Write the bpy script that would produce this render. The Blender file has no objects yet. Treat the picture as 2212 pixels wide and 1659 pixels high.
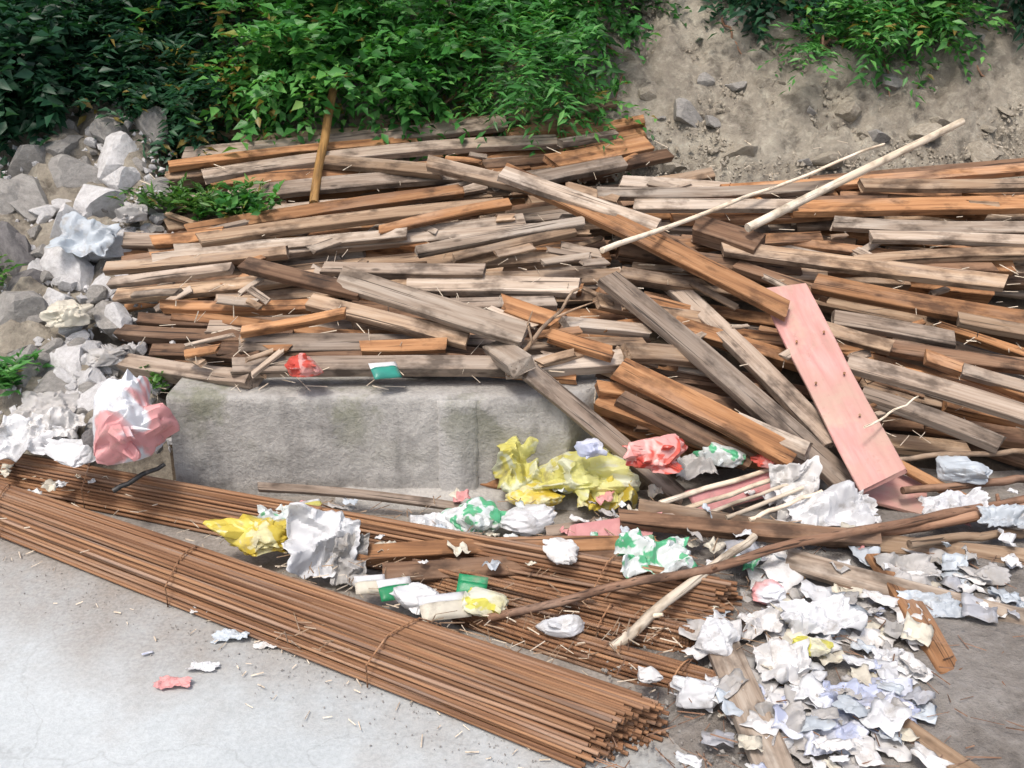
import bpy, bmesh, math, random
import numpy as np
from mathutils import Vector, Matrix, noise, Euler

# ------------------------------------------------------------------ camera, light, exposure
sc = bpy.context.scene
C = bpy.data.collections.new('place'); sc.collection.children.link(C)
CAMZ, PITCH, F = 1.65, math.radians(21), 2151.0
cd = bpy.data.cameras.new('camera'); cd.sensor_width = 36; cd.lens = 35; cd.clip_end = 500; cd.clip_start = 0.05
cam = bpy.data.objects.new('camera', cd); sc.collection.objects.link(cam)
cam.location = (0, 0, CAMZ); cam.rotation_euler = (math.radians(90) - PITCH, 0, 0)
sc.camera = cam
SUN_EL, SUN_AZ = math.radians(62), math.radians(205)     # azimuth clockwise from +Y: behind the camera, to its left
w = bpy.data.worlds.new('World'); sc.world = w; w.use_nodes = True
nt = w.node_tree; nt.nodes.clear()
sky = nt.nodes.new('ShaderNodeTexSky'); sky.sky_type = 'NISHITA'; sky.sun_disc = False
sky.sun_elevation = SUN_EL; sky.sun_rotation = SUN_AZ; sky.air_density = 1.0; sky.dust_density = 5.0; sky.ozone_density = 0.6
bg = nt.nodes.new('ShaderNodeBackground'); bg.inputs[1].default_value = 0.14
wo = nt.nodes.new('ShaderNodeOutputWorld')
nt.links.new(sky.outputs[0], bg.inputs[0]); nt.links.new(bg.outputs[0], wo.inputs[0])
sl = bpy.data.lights.new('sun', 'SUN'); sl.energy = 1.7; sl.angle = math.radians(11); sl.color = (1.0, 0.955, 0.9)
so = bpy.data.objects.new('sun', sl); sc.collection.objects.link(so)
sd = Vector((math.sin(SUN_AZ) * math.cos(SUN_EL), math.cos(SUN_AZ) * math.cos(SUN_EL), math.sin(SUN_EL)))
so.rotation_euler = sd.to_track_quat('Z', 'Y').to_euler()
sc.view_settings.view_transform = 'Standard'; sc.view_settings.look = 'None'
sc.view_settings.gamma = 1; sc.view_settings.use_curve_mapping = False
sc.view_settings.exposure = 0.45
sc.render.engine = 'CYCLES'; sc.cycles.max_bounces = 6; sc.cycles.use_denoising = True

R = random.Random(7)
nz = noise.noise
def fbm(x, y, z, o=4):
    s = 0; a = 1; t = 0
    for i in range(o):
        s += a * nz(Vector((x, y, z))); t += a; a *= .5; x *= 2.03; y *= 2.03; z *= 2.03
    return s / t
def sstep(a, b, t):
    t = max(0, min(1, (t - a) / (b - a))); return t * t * (3 - 2 * t)

# ------------------------------------------------------------------ the lie of the land (metres)
def bank_z(x, y):
    base = .78 + 1.05 * (y - 4.95)
    if y > 6.6: base = .78 + 1.05 * 1.65 + .62 * (y - 6.6)
    return base
def pile_z(x, y):
    hl = .39 + .33 * (y - 3.25) if y > 3.22 else -.1
    hr = max(-.05, .04 + .42 * (y - 2.95))
    t = sstep(.25, .75, x)
    h = hl * (1 - t) + hr * t
    return min(h, 1.02)
def left_z(x, y):
    return .02 + .60 * (y - 3.0)
def surf(x, y):                       # what planks and rubble lie on
    p = pile_z(x, y)
    tl = sstep(-1.18 - .28 * (y - 3.2) - .12, -1.18 - .28 * (y - 3.2) + .12, x)
    l = max(-.05, left_z(x, y))
    z = l * (1 - tl) + p * tl
    return max(z, bank_z(x, y) if y > 4.6 else -1)
def core_z(x, y):                     # the earth itself: lower where timber covers it
    p = pile_z(x, y)
    tl = sstep(-1.18 - .28 * (y - 3.2) - .12, -1.18 - .28 * (y - 3.2) + .12, x)
    l = max(-.08, left_z(x, y) - .03)
    z = l * (1 - tl) + (p - .24) * tl
    if y < 3.32 and x < .25: z = min(z, -.08)
    if y > 4.5: z = max(z, bank_z(x, y))
    return z

RT, UP, FW = Vector((1, 0, 0)), Vector((0, math.sin(PITCH), math.cos(PITCH))), Vector((0, math.cos(PITCH), -math.sin(PITCH)))
O = Vector((0, 0, CAMZ))
def ray(px, py): return (FW + RT * ((px - 1106) / F) - UP * ((py - 829.5) / F))
def G(px, py, z=0.0):
    r = ray(px, py); t = (z - CAMZ) / r.z
    return O + r * t
def Y(px, py, y):
    r = ray(px, py); return O + r * (y / r.y)
def S(px, py, off=0.0):
    r = ray(px, py); t = 1.5
    while t < 14:
        p = O + r * t
        if p.z <= max(0, surf(p.x, p.y)) + off: return p
        t += .01
    return O + r * t
def depth(p): return (p - O).dot(FW)

# ------------------------------------------------------------------ object helpers
def tag(o, label=None, cat=None, group=None, kind=None):
    if label: o['label'] = label
    if cat: o['category'] = cat
    if group: o['group'] = group
    if kind: o['kind'] = kind
    return o
def link(name, me, mat=None, parent=None):
    o = bpy.data.objects.new(name, me); C.objects.link(o)
    if mat is not None and not me.materials: me.materials.append(mat)
    if parent: o.parent = parent
    return o
def mesh(name, v, f, smooth=False):
    me = bpy.data.meshes.new(name); me.from_pydata([tuple(p) for p in v], [], f); me.update()
    if smooth: me.shade_smooth()
    return me
def empty(name, loc=(0, 0, 0), rot=(0, 0, 0)):
    o = bpy.data.objects.new(name, None); C.objects.link(o); o.location = loc; o.rotation_euler = rot; o.empty_display_size = .1
    return o

# ------------------------------------------------------------------ materials
class NB:
    def __init__(s, name):
        s.m = bpy.data.materials.new(name); s.m.use_nodes = True; s.t = s.m.node_tree; s.t.nodes.clear()
        s.out = s.n('OutputMaterial'); s.b = s.n('BsdfPrincipled'); s.l(s.b.outputs[0], s.out.inputs[0])
    def n(s, typ, **kw):
        x = s.t.nodes.new('ShaderNode' + typ)
        for k, v in kw.items(): setattr(x, k, v)
        return x
    def l(s, a, b): s.t.links.new(a, b)
    def noise(s, vec, scale, detail=5, rough=.55, dist=0):
        x = s.n('TexNoise'); x.inputs['Scale'].default_value = scale; x.inputs['Detail'].default_value = detail
        x.inputs['Roughness'].default_value = rough; x.inputs['Distortion'].default_value = dist
        if vec is not None: s.l(vec, x.inputs['Vector'])
        return x.outputs[0]
    def ramp(s, fac, stops):
        x = s.n('ValToRGB'); s.l(fac, x.inputs[0]); e = x.color_ramp.elements
        while len(e) < len(stops): e.new(.5)
        for i, (p, c) in enumerate(stops):
            e[i].position = p; e[i].color = (c, c, c, 1) if isinstance(c, (int, float)) else (*c, 1)
        return x.outputs[0]
    def mix(s, fac, a, b, typ='MIX'):
        x = s.n('Mix', data_type='RGBA', blend_type=typ)
        for v, i in ((fac, 0), (a, 6), (b, 7)):
            if isinstance(v, (int, float)): x.inputs[i].default_value = v
            elif isinstance(v, tuple): x.inputs[i].default_value = (*v, 1)
            else: s.l(v, x.inputs[i])
        return x.outputs[2]
    def math(s, op, a, b=0.0):
        x = s.n('Math', operation=op)
        for v, i in ((a, 0), (b, 1)):
            if isinstance(v, (int, float)): x.inputs[i].default_value = v
            else: s.l(v, x.inputs[i])
        return x.outputs[0]
    def bump(s, h, strength=.4, dist=.01, prev=None):
        x = s.n('Bump'); x.inputs['Strength'].default_value = strength; x.inputs['Distance'].default_value = dist
        s.l(h, x.inputs['Height'])
        if prev: s.l(prev, x.inputs['Normal'])
        return x.outputs[0]
    def obvec(s, scale=(1, 1, 1), rnd=True):
        tc = s.n('TexCoord'); mp = s.n('Mapping'); mp.inputs['Scale'].default_value = scale
        s.l(tc.outputs['Object'], mp.inputs['Vector'])
        if not rnd: return mp.outputs[0]
        oi = s.n('ObjectInfo'); va = s.n('VectorMath', operation='ADD')
        k = s.math('MULTIPLY', oi.outputs['Random'], 37.0)
        s.l(mp.outputs[0], va.inputs[0]); s.l(k, va.inputs[1])
        return va.outputs[0]

def wood(name, dark, mid, lite, stain=.35, staincol=(.42, .39, .35), gs=1.0):
    b = NB(name)
    v = b.obvec((1.3, 26 * gs, 26 * gs)); g = b.noise(v, 1.6, 7, .62, .6)
    col = b.ramp(g, [(.28, dark), (.48, mid), (.70, lite)])
    v2 = b.obvec((1.2, 5, 5)); s1 = b.noise(v2, 1.9, 5, .6)
    m = b.ramp(s1, [(.50, 0.0), (.66, stain)])
    col = b.mix(m, col, staincol)
    v3 = b.obvec((5, 9, 9)); s2 = b.noise(v3, 1.4, 4, .6)
    m2 = b.ramp(s2, [(.34, .8), (.50, 0.0)])
    col = b.mix(m2, col, tuple(c * .45 for c in dark))
    ck = b.noise(b.obvec((.9, 48, 48)), 2.2, 3, .5, .35); ckm = b.ramp(ck, [(.33, .85), (.375, 0.0)])
    col = b.mix(ckm, col, tuple(c * .22 for c in dark))
    kn = b.n('TexVoronoi'); kn.inputs['Scale'].default_value = 1.0; b.l(b.obvec((5.5, 14, 14)), kn.inputs['Vector'])
    col = b.mix(b.ramp(kn.outputs[0], [(.06, .75), (.13, 0.0)]), col, tuple(c * .5 for c in dark))
    oi = b.n('ObjectInfo'); hs = b.n('HueSaturation')
    vv = b.math('MULTIPLY_ADD', oi.outputs['Random'], .55); b.t.nodes[-1].inputs[2].default_value = .70
    b.l(vv, hs.inputs['Value']); b.l(col, hs.inputs['Color'])
    b.l(hs.outputs[0], b.b.inputs['Base Color'])
    b.b.inputs['Roughness'].default_value = .85
    bp = b.bump(ck, .5, .004, b.bump(g, .55, .004)); bp = b.bump(s1, .3, .006, bp)
    b.l(bp, b.b.inputs['Normal'])
    return b.m
W = dict(
    grey=wood('weathered_grey_wood', (.13, .092, .067), (.29, .222, .168), (.42, .345, .28), .3, (.38, .34, .295)),
    tan=wood('tan_wood', (.15, .09, .055), (.32, .215, .135), (.46, .34, .235), .3),
    orange=wood('orange_brown_wood', (.16, .07, .03), (.36, .175, .075), (.50, .275, .135), .2),
    brown=wood('dark_brown_wood', (.085, .045, .025), (.19, .105, .06), (.29, .18, .11), .2, (.3, .26, .22)),
    pale=wood('pale_cement_stained_wood', (.19, .135, .095), (.38, .30, .23), (.53, .455, .375), .35, (.48, .44, .39)),
    cream=wood('peeled_pale_pole_wood', (.46, .36, .25), (.66, .56, .43), (.76, .68, .56), .25, (.74, .70, .62), .6),
    post=wood('ochre_post_wood', (.13, .07, .02), (.28, .15, .045), (.36, .21, .07), .1),
    bark=wood('brown_bark_pole', (.12, .06, .035), (.30, .165, .10), (.42, .26, .17), .2),
)
def pinkboard():
    b = NB('faded_pink_painted_board')
    v = b.obvec((3, 22, 22)); g = b.noise(v, 1.5, 6, .6, .3)
    col = b.ramp(g, [(.3, (.46, .21, .195)), (.5, (.56, .28, .255)), (.72, (.60, .35, .315))])
    v2 = b.obvec((4, 4, 4)); s = b.noise(v2, 2.2, 6, .65)
    col = b.mix(b.ramp(s, [(.48, 0.0), (.64, .7)]), col, (.50, .38, .29))
    s3 = b.noise(b.obvec((9, 9, 9)), 2.5, 5, .7)
    col = b.mix(b.ramp(s3, [(.30, .7), (.40, 0.0)]), col, (.36, .20, .17))
    s4 = b.noise(b.obvec((2, 60, 60)), 2.5, 3, .6, .2)
    col = b.mix(b.ramp(s4, [(.30, .7), (.36, 0.0)]), col, (.40, .30, .23))
    s5 = b.noise(b.obvec((2.5, 4, 4)), 1.6, 4, .6)
    col = b.mix(b.ramp(s5, [(.45, .55), (.62, 0.0)]), col, (.40, .25, .20))
    b.l(col, b.b.inputs['Base Color']); b.b.inputs['Roughness'].default_value = .6
    b.l(b.bump(s, .35, .006, b.bump(g, .3, .003)), b.b.inputs['Normal'])
    return b.m
PINK = pinkboard()
def rusty():
    b = NB('rusty_steel')
    g = b.noise(b.obvec((3, 40, 40)), 2.0, 5, .6)
    s = b.noise(b.obvec((2.2, 9, 9)), 2.0, 5, .6)
    col = b.ramp(g, [(.3, (.105, .048, .024)), (.5, (.26, .132, .066)), (.72, (.39, .225, .12))])
    col = b.mix(b.ramp(s, [(.5, 0.0), (.7, .55)]), col, (.30, .24, .20))
    oi = b.n('ObjectInfo'); hs = b.n('HueSaturation')
    vv = b.math('MULTIPLY_ADD', oi.outputs['Random'], .5); b.t.nodes[-1].inputs[2].default_value = .75
    b.l(vv, hs.inputs['Value']); b.l(col, hs.inputs['Color']); b.l(hs.outputs[0], b.b.inputs['Base Color'])
    b.b.inputs['Roughness'].default_value = .8; b.b.inputs['Metallic'].default_value = .1
    wv = b.n('TexWave', wave_type='BANDS', bands_direction='X'); wv.inputs['Scale'].default_value = 32
    b.l(b.obvec((1, 1, 1), False), wv.inputs['Vector'])
    b.l(b.bump(wv.outputs[1], .5, .002, b.bump(g, .3, .002)), b.b.inputs['Normal'])
    return b.m
RUST = rusty()
def concrete(name, c1, c2, c3, moss=0, scale=1.0):
    b = NB(name)
    v = b.obvec((1, 1, 1), False)
    a = b.noise(v, 2.2 * scale, 8, .65); f = b.noise(v, 60 * scale, 4, .7); st = b.noise(b.obvec((7, 7, 1.1), False), 1.5, 5, .6)
    col = b.ramp(a, [(.3, c1), (.5, c2), (.7, c3)])
    col = b.mix(.35, col, b.ramp(f, [(.35, tuple(x * .6 for x in c2)), (.6, c3)]))
    col = b.mix(b.ramp(st, [(.52, 0.0), (.7, .5)]), col, tuple(x * .5 for x in c1))
    if moss:
        m = b.noise(v, 3.3, 6, .65)
        sx = b.n('SeparateXYZ'); b.l(b.n('TexCoord').outputs['Object'], sx.inputs[0])
        hz = b.ramp(sx.outputs[2], [(.10, 0.0), (.33, 1.0)])
        mm = b.math('MULTIPLY', b.ramp(m, [(.50, 0.0), (.60, 1.0)]), hz)
        col = b.mix(b.math('MULTIPLY', mm, moss), col, (.10, .115, .035))
    b.l(col, b.b.inputs['Base Color']); b.b.inputs['Roughness'].default_value = .9
    b.l(b.bump(a, .6, .03, b.bump(b.noise(v, 24, 6, .7), .35, .02, b.bump(f, .7, .008))), b.b.inputs['Normal'])
    return b.m
CONC2 = concrete('patched_pale_concrete', (.30, .29, .27), (.41, .40, .38), (.50, .49, .47), .4)
CONC = concrete('old_grey_concrete', (.27, .258, .24), (.37, .357, .335), (.46, .447, .42), .5)
def ground_mat():
    b = NB('dusty_concrete_road')
    v = b.obvec((1, 1, 1), False)
    a = b.noise(v, 1.1, 8, .62); f = b.noise(v, 90, 5, .7); mid = b.noise(v, 9, 6, .65)
    col = b.ramp(a, [(.3, (.38, .42, .435)), (.5, (.48, .525, .54)), (.70, (.58, .62, .635))])
    col = b.mix(.25, col, b.ramp(f, [(.35, (.28, .285, .285)), (.62, (.58, .60, .61))]))
    vo = b.n('TexVoronoi', feature='DISTANCE_TO_EDGE'); vo.inputs['Scale'].default_value = .8
    wv = b.n('VectorMath', operation='ADD'); b.l(v, wv.inputs[0]); nv = b.n('TexNoise'); nv.inputs['Scale'].default_value = 3; nv.inputs['Detail'].default_value = 6; b.l(v, nv.inputs['Vector'])
    sv = b.n('VectorMath', operation='SCALE'); sv.inputs['Scale'].default_value = .5; b.l(nv.outputs[1], sv.inputs[0]); b.l(sv.outputs[0], wv.inputs[1]); b.l(wv.outputs[0], vo.inputs['Vector'])
    col = b.mix(b.ramp(vo.outputs[0], [(.001, .22), (.004, 0.0)]), col, (.15, .145, .14))
    # trodden-in earth and dust along the foot of the steel bundles and the heap
    sx = b.n('SeparateXYZ'); b.l(b.n('TexCoord').outputs['Object'], sx.inputs[0])
    d = b.math('ADD', b.math('MULTIPLY', sx.outputs[0], .47), sx.outputs[1])
    d = b.math('ADD', d, b.math('MULTIPLY', b.math('SUBTRACT', mid, .5), .55))
    d = b.math('ADD', d, b.math('MULTIPLY', b.math('SUBTRACT', a, .5), 1.5))
    dm = b.ramp(b.math('DIVIDE', b.math('SUBTRACT', d, 1.55), 1.0), [(.02, 0.0), (.30, .42), (.62, .92)])
    dirt = b.ramp(mid, [(.3, (.15, .125, .10)), (.5, (.23, .205, .175)), (.7, (.31, .285, .255))])
    dirt = b.mix(.4, dirt, b.ramp(f, [(.35, (.10, .08, .06)), (.62, (.36, .32, .28))]))
    col = b.mix(dm, col, dirt)
    b.l(col, b.b.inputs['Base Color']); b.b.inputs['Roughness'].default_value = .88
    b.l(b.bump(mid, .35, .012, b.bump(f, .5, .004)), b.b.inputs['Normal'])
    return b.m
GROUND = ground_mat()
def earth(name, stops, sc1=1.6, bstr=.8):
    b = NB(name); v = b.obvec((1, 1, 1), False)
    a = b.noise(v, sc1, 10, .68, .4); f = b.noise(v, 22, 6, .7); g = b.noise(v, 6, 8, .7)
    col = b.ramp(a, stops)
    col = b.mix(.45, col, b.ramp(f, [(.3, stops[0][1]), (.5, stops[1][1]), (.68, stops[-1][1])]))
    col = b.mix(b.ramp(g, [(.36, .7), (.47, 0.0)]), col, tuple(c * .5 for c in stops[0][1]))
    b.l(col, b.b.inputs['Base Color']); b.b.inputs['Roughness'].default_value = .95
    b.l(b.bump(g, bstr, .05, b.bump(f, .7, .014)), b.b.inputs['Normal'])
    return b.m
BANK = earth('stony_earth_bank', [(.30, (.12, .10, .078)), (.45, (.24, .212, .17)), (.56, (.34, .305, .245)), (.70, (.47, .44, .36))])
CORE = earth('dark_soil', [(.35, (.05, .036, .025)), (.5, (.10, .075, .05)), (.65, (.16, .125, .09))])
def rock(name, c1, c2, c3):
    b = NB(name); v = b.obvec((1, 1, 1))
    a = b.noise(v, 5, 8, .65); f = b.noise(v, 45, 5, .7)
    col = b.mix(.35, b.ramp(a, [(.32, c1), (.5, c2), (.68, c3)]), b.ramp(f, [(.35, c1), (.62, c3)]))
    b.l(col, b.b.inputs['Base Color']); b.b.inputs['Roughness'].default_value = .9
    b.l(b.bump(a, .5, .02, b.bump(f, .6, .005)), b.b.inputs['Normal'])
    return b.m
RK = dict(grey=rock('grey_stone', (.17, .16, .15), (.28, .265, .245), (.38, .365, .34)),
          pale=rock('pale_stone', (.20, .17, .13), (.32, .28, .22), (.45, .41, .34)),
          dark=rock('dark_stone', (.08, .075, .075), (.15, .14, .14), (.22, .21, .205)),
          plaster=rock('plaster_rubble', (.36, .35, .345), (.53, .52, .515), (.68, .68, .685)))
def plastic(name, col, col2=None, rough=.35, trans=.0, blotch=None, bscale=6.0):
    b = NB(name); v = b.obvec((1, 1, 1))
    a = b.noise(v, bscale, 5, .6)
    c2 = col2 or tuple(x * .8 for x in col)
    c = b.ramp(a, [(.38, c2), (.58, col)])
    if blotch:
        s = b.noise(v, bscale * 1.7, 3, .5, .5)
        c = b.mix(b.ramp(s, [(.50, 0.0), (.54, 1.0)]), c, blotch)
    d = b.noise(v, 14, 6, .7)
    c = b.mix(b.ramp(d, [(.32, .6), (.47, 0.0)]), c, (.30, .26, .21))
    b.l(c, b.b.inputs['Base Color']); b.b.inputs['Roughness'].default_value = rough
    w_ = b.noise(v, 16, 3, .5, 1.2)
    b.l(b.bump(w_, .3, .006), b.b.inputs['Normal'])
    if trans:
        tr = b.n('BsdfTranslucent'); b.l(c, tr.inputs[0]); mx = b.n('MixShader'); mx.inputs[0].default_value = trans
        b.l(b.b.outputs[0], mx.inputs[1]); b.l(tr.outputs[0], mx.inputs[2]); b.l(mx.outputs[0], b.out.inputs[0])
    return b.m
P = dict(white=plastic('white_plastic', (.80, .81, .82), (.68, .69, .71), .4, .25),
         paper=plastic('white_paper', (.74, .73, .72), (.60, .59, .575), .8, .15),
         dirty=plastic('dirty_white_sheet', (.48, .465, .45), (.33, .32, .305), .6, .1),
         bluewhite=plastic('bluish_white_sack', (.60, .66, .71), (.44, .48, .52), .5, .2),
         cream=plastic('cream_sack', (.68, .64, .53), (.52, .48, .40), .6, .15),
         pinkwhite=plastic('pink_and_white_sack', (.80, .83, .87), (.70, .73, .78), .5, .2, (.74, .36, .36), 2.6),
         yellow=plastic('yellow_plastic', (.80, .68, .14), (.66, .50, .06), .35, .3, (.78, .74, .42), 8),
         paleyellow=plastic('pale_yellow_plastic', (.80, .80, .36), (.74, .68, .16), .35, .4, (.80, .82, .62), 5),
         red=plastic('red_plastic', (.74, .14, .10), (.58, .07, .05), .35, .3, (.78, .40, .37), 7),
         green=plastic('green_plastic', (.03, .33, .14), (.02, .22, .09), .4, .2),
         teal=plastic('teal_print', (.04, .30, .23), (.03, .2, .16), .4, .0),
         greenwhite=plastic('green_printed_white_plastic', (.80, .84, .83), (.68, .74, .74), .4, .25, (.12, .50, .26), 9),
         yellowgreen=plastic('yellow_green_printed_plastic', (.80, .80, .70), (.74, .70, .40), .4, .25, (.70, .66, .12), 9),
         lilac=plastic('pale_lilac_blue_plastic', (.60, .65, .80), (.50, .54, .70), .4, .3, (.74, .77, .85), 5),
         pink=plastic('pink_plastic', (.72, .36, .35), (.58, .25, .25), .5, .2),
         grey=plastic('grey_plastic', (.40, .41, .44), (.28, .28, .30), .5, .1),
         black=plastic('black_rubber', (.03, .03, .03), (.02, .02, .02), .5))
def leafmat(name, c1, c2, c3):
    b = NB(name)
    at = b.n('Attribute', attribute_name='tint'); c = b.ramp(at.outputs['Fac'], [(0.0, c1), (.5, c2), (.97, c3), (1.0, (.30, .22, .06))])
    b.l(c, b.b.inputs['Base Color']); b.b.inputs['Roughness'].default_value = .45
    tr = b.n('BsdfTranslucent'); b.l(b.mix(1.0, c, (.8, 1.0, .35), 'MULTIPLY'), tr.inputs[0])
    mx = b.n('MixShader'); mx.inputs[0].default_value = .35
    b.l(b.b.outputs[0], mx.inputs[1]); b.l(tr.outputs[0], mx.inputs[2]); b.l(mx.outputs[0], b.out.inputs[0])
    return b.m
LEAF = dict(bright=leafmat('bright_green_leaf', (.028, .11, .025), (.07, .26, .055), (.19, .44, .11)),
            dark=leafmat('dark_green_leaf', (.010, .042, .022), (.022, .085, .042), (.05, .15, .065)),
            weed=leafmat('weed_leaf', (.03, .09, .02), (.07, .19, .035), (.14, .28, .06)))

# ------------------------------------------------------------------ the setting
def ground():
    n = 90; v = []; f = []
    xs = [math.copysign(abs(t) ** 2.6 * 60, t) for t in np.linspace(-1, 1, n)]
    ys = [math.copysign(abs(t) ** 2.6 * 60, t) + 2.2 for t in np.linspace(-1, 1, n)]
    for y in ys:
        for x in xs: v.append((x, y, -.004 + .008 * fbm(x * 1.3, y * 1.3, 0, 3) if abs(x) < 6 and abs(y) < 8 else -.004))
    for j in range(n - 1):
        for i in range(n - 1):
            a = j * n + i; f.append((a, a + 1, a + n + 1, a + n))
    tag(link('road', mesh('road', v, f, True), GROUND), kind='structure')
ground()
def hill():
    nx, ny = 340, 260; v = []; f = []; mi = []
    xs = np.concatenate([np.linspace(-14, -4, 30), np.linspace(-3.95, 4.5, nx - 60), np.linspace(4.6, 15, 30)])
    ys = np.concatenate([np.linspace(2.7, 7.2, ny - 50), np.linspace(7.3, 16, 50)])
    nx, ny = len(xs), len(ys)
    for y in ys:
        for x in xs:
            z = core_z(x, y)
            b = sstep(4.75, 5.2, y); lf = 1 - sstep(-1.5 - .28 * (y - 3.2), -1.1 - .28 * (y - 3.2), x)
            a = max(b, lf * sstep(3.0, 3.3, y))
            if z > -.05:
                z += .03 * fbm(x * 4, y * 4, 1.3, 3)
                r = 1 - abs(fbm(x * 1.7, y * 1.7, 4.1, 5)) * 2.4
                z += a * (.16 * r - .10 + .07 * fbm(x * 7, y * 7, 9, 4) + .035 * (.5 - abs(fbm(x * 13, y * 13, 2, 3)) * 3))
            v.append((x, y + a * .12 * fbm(x * 2.3, z * 2.3 + 7, y, 4), z))
    for j in range(ny - 1):
        for i in range(nx - 1):
            k = j * nx + i; f.append((k, k + 1, k + nx + 1, k + nx))
            yy, xx = ys[j], xs[i]
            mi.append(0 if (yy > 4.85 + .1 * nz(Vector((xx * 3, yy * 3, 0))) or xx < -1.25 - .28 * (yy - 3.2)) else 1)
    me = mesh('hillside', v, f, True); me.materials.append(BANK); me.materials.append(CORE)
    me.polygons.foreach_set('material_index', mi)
    tag(link('hillside', me), kind='structure')
hill()
def dirt_patch():                     # low spread of trampled earth under the litter at the near end
    n = 60; v = []; f = []
    for j in range(n):
        for i in range(n):
            x = .25 + 2.1 * i / (n - 1); y = 1.35 + 1.9 * j / (n - 1)
            ex, ey = (i / (n - 1) - .5) * 2, (j / (n - 1) - .5) * 2
            e = max(0, 1 - (ex * ex + ey * ey) ** 1.2)
            z = -.03 + .085 * e ** .5 + .03 * fbm(x * 5, y * 5, 3, 4) * e
            v.append((x, y, z))
    for j in range(n - 1):
        for i in range(n - 1):
            a = j * n + i; f.append((a, a + 1, a + n + 1, a + n))
    m = earth('trampled_grey_earth', [(.35, (.13, .115, .10)), (.5, (.22, .20, .18)), (.65, (.33, .315, .295))], 3)
    tag(link('dirt_patch', mesh('dirt_patch', v, f, True), m), kind='structure')
dirt_patch()

# concrete wall: swept section, chipped and uneven, moss under the rim
def wall():
    path = [(-1.19, 3.10), (.19, 3.10), (.55, 3.48)]
    pts = []
    for (a, b) in zip(path[:-1], path[1:]):
        L = math.dist(a, b); n = max(4, int(L / .02))
        for i in range(n): pts.append((a[0] + (b[0] - a[0]) * i / n, a[1] + (b[1] - a[1]) * i / n))
    pts.append(path[-1])
    th, ht = .22, .385
    sec = [(0, -.05)] + [(0, ht * t) for t in np.linspace(0, .96, 16)] + [(.006, ht - .004)] + [(th * t, ht) for t in np.linspace(.1, .95, 8)] + [(th, ht - .03), (th, -.05)]
    v = []; f = []; m = len(sec)
    for i, (x, y) in enumerate(pts):
        j0, j1 = max(0, i - 3), min(len(pts) - 1, i + 3)
        tx, ty = pts[j1][0] - pts[j0][0], pts[j1][1] - pts[j0][1]; l = math.hypot(tx, ty); nx_, ny_ = -ty / l, tx / l
        for (s, z) in sec:
            k = .020 * fbm(x * 5, z * 5, y * 5, 5) + .008 * fbm(x * 20, z * 26, y * 20, 3) - .010 * max(0, fbm(x * 16, z * 16, 3, 3) - .12) * 3
            if z > ht - .03 and s < .05: k += .014 * max(0, fbm(x * 11, 2, 5, 3)); dz = -.014 * max(0, fbm(x * 9 + 3, 1, 5, 3))
            else: dz = .004 * fbm(x * 9, s * 9, 2, 3)
            v.append((x + nx_ * (s + k), y + ny_ * (s + k), z + dz))
    for i in range(len(pts) - 1):
        for j in range(m - 1):
            a = i * m + j; f.append((a, a + m, a + m + 1, a + 1))
    f.append(tuple(range(m))); f.append(tuple(reversed(range((len(pts) - 1) * m, len(pts) * m))))
    root = empty('concrete_wall', (-.5, 3.18, 0))
    tag(root, 'low rough grey concrete wall with mossy stains holding back the plank heap', 'wall')
    o = link('wall_body', mesh('wall_body', v, f, True), CONC, root); o.location = (.5, -3.1, 0)
    o.data.set_sharp_from_angle(angle=math.radians(50))
    # render pilaster, a paler vertical strip proud of the face
    for (x0, x1, z1) in ((-.26, -.12, .372),):
        vv = []; ff = []; nn = 14
        for i in range(nn):
            z = z1 * i / (nn - 1)
            for (dx, dy) in ((x0, -.002), (x0 + .01, -.016), (x1 - .01, -.016), (x1, -.002)):
                vv.append((dx + .008 * nz(Vector((i * .6, dx * 9, 2))), 3.1 + dy + .003 * nz(Vector((i, dx * 30, 0))), z))
        for i in range(nn - 1):
            for j in range(3): a = i * 4 + j; ff.append((a, a + 1, a + 5, a + 4))
        ff.append(((nn - 1) * 4, (nn - 1) * 4 + 1, (nn - 1) * 4 + 2, (nn - 1) * 4 + 3))
        link('mortar_strip', mesh('mortar_strip', vv, ff, True), CONC2, root).location = (.5, -3.1, 0)
    vv = []; ff = []; nn = 90
    for i in range(nn):
        x = -.62 + .85 * i / (nn - 1)
        for (dy, z) in ((-.10 + .02 * fbm(x * 6, 0, 1, 3), -.02), (-.085, .02 + .008 * fbm(x * 9, 0, 2)), (-.03, .03 + .01 * fbm(x * 8, 3, 2)), (.02, .035)):
            vv.append((x, 3.1 + dy, z))
    for i in range(nn - 1):
        for j in range(3): a = i * 4 + j; ff.append((a, a + 4, a + 5, a + 1))
    link('footing', mesh('footing', vv, ff, True), CONC, root).location = (.5, -3.1, 0)
wall()

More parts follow.
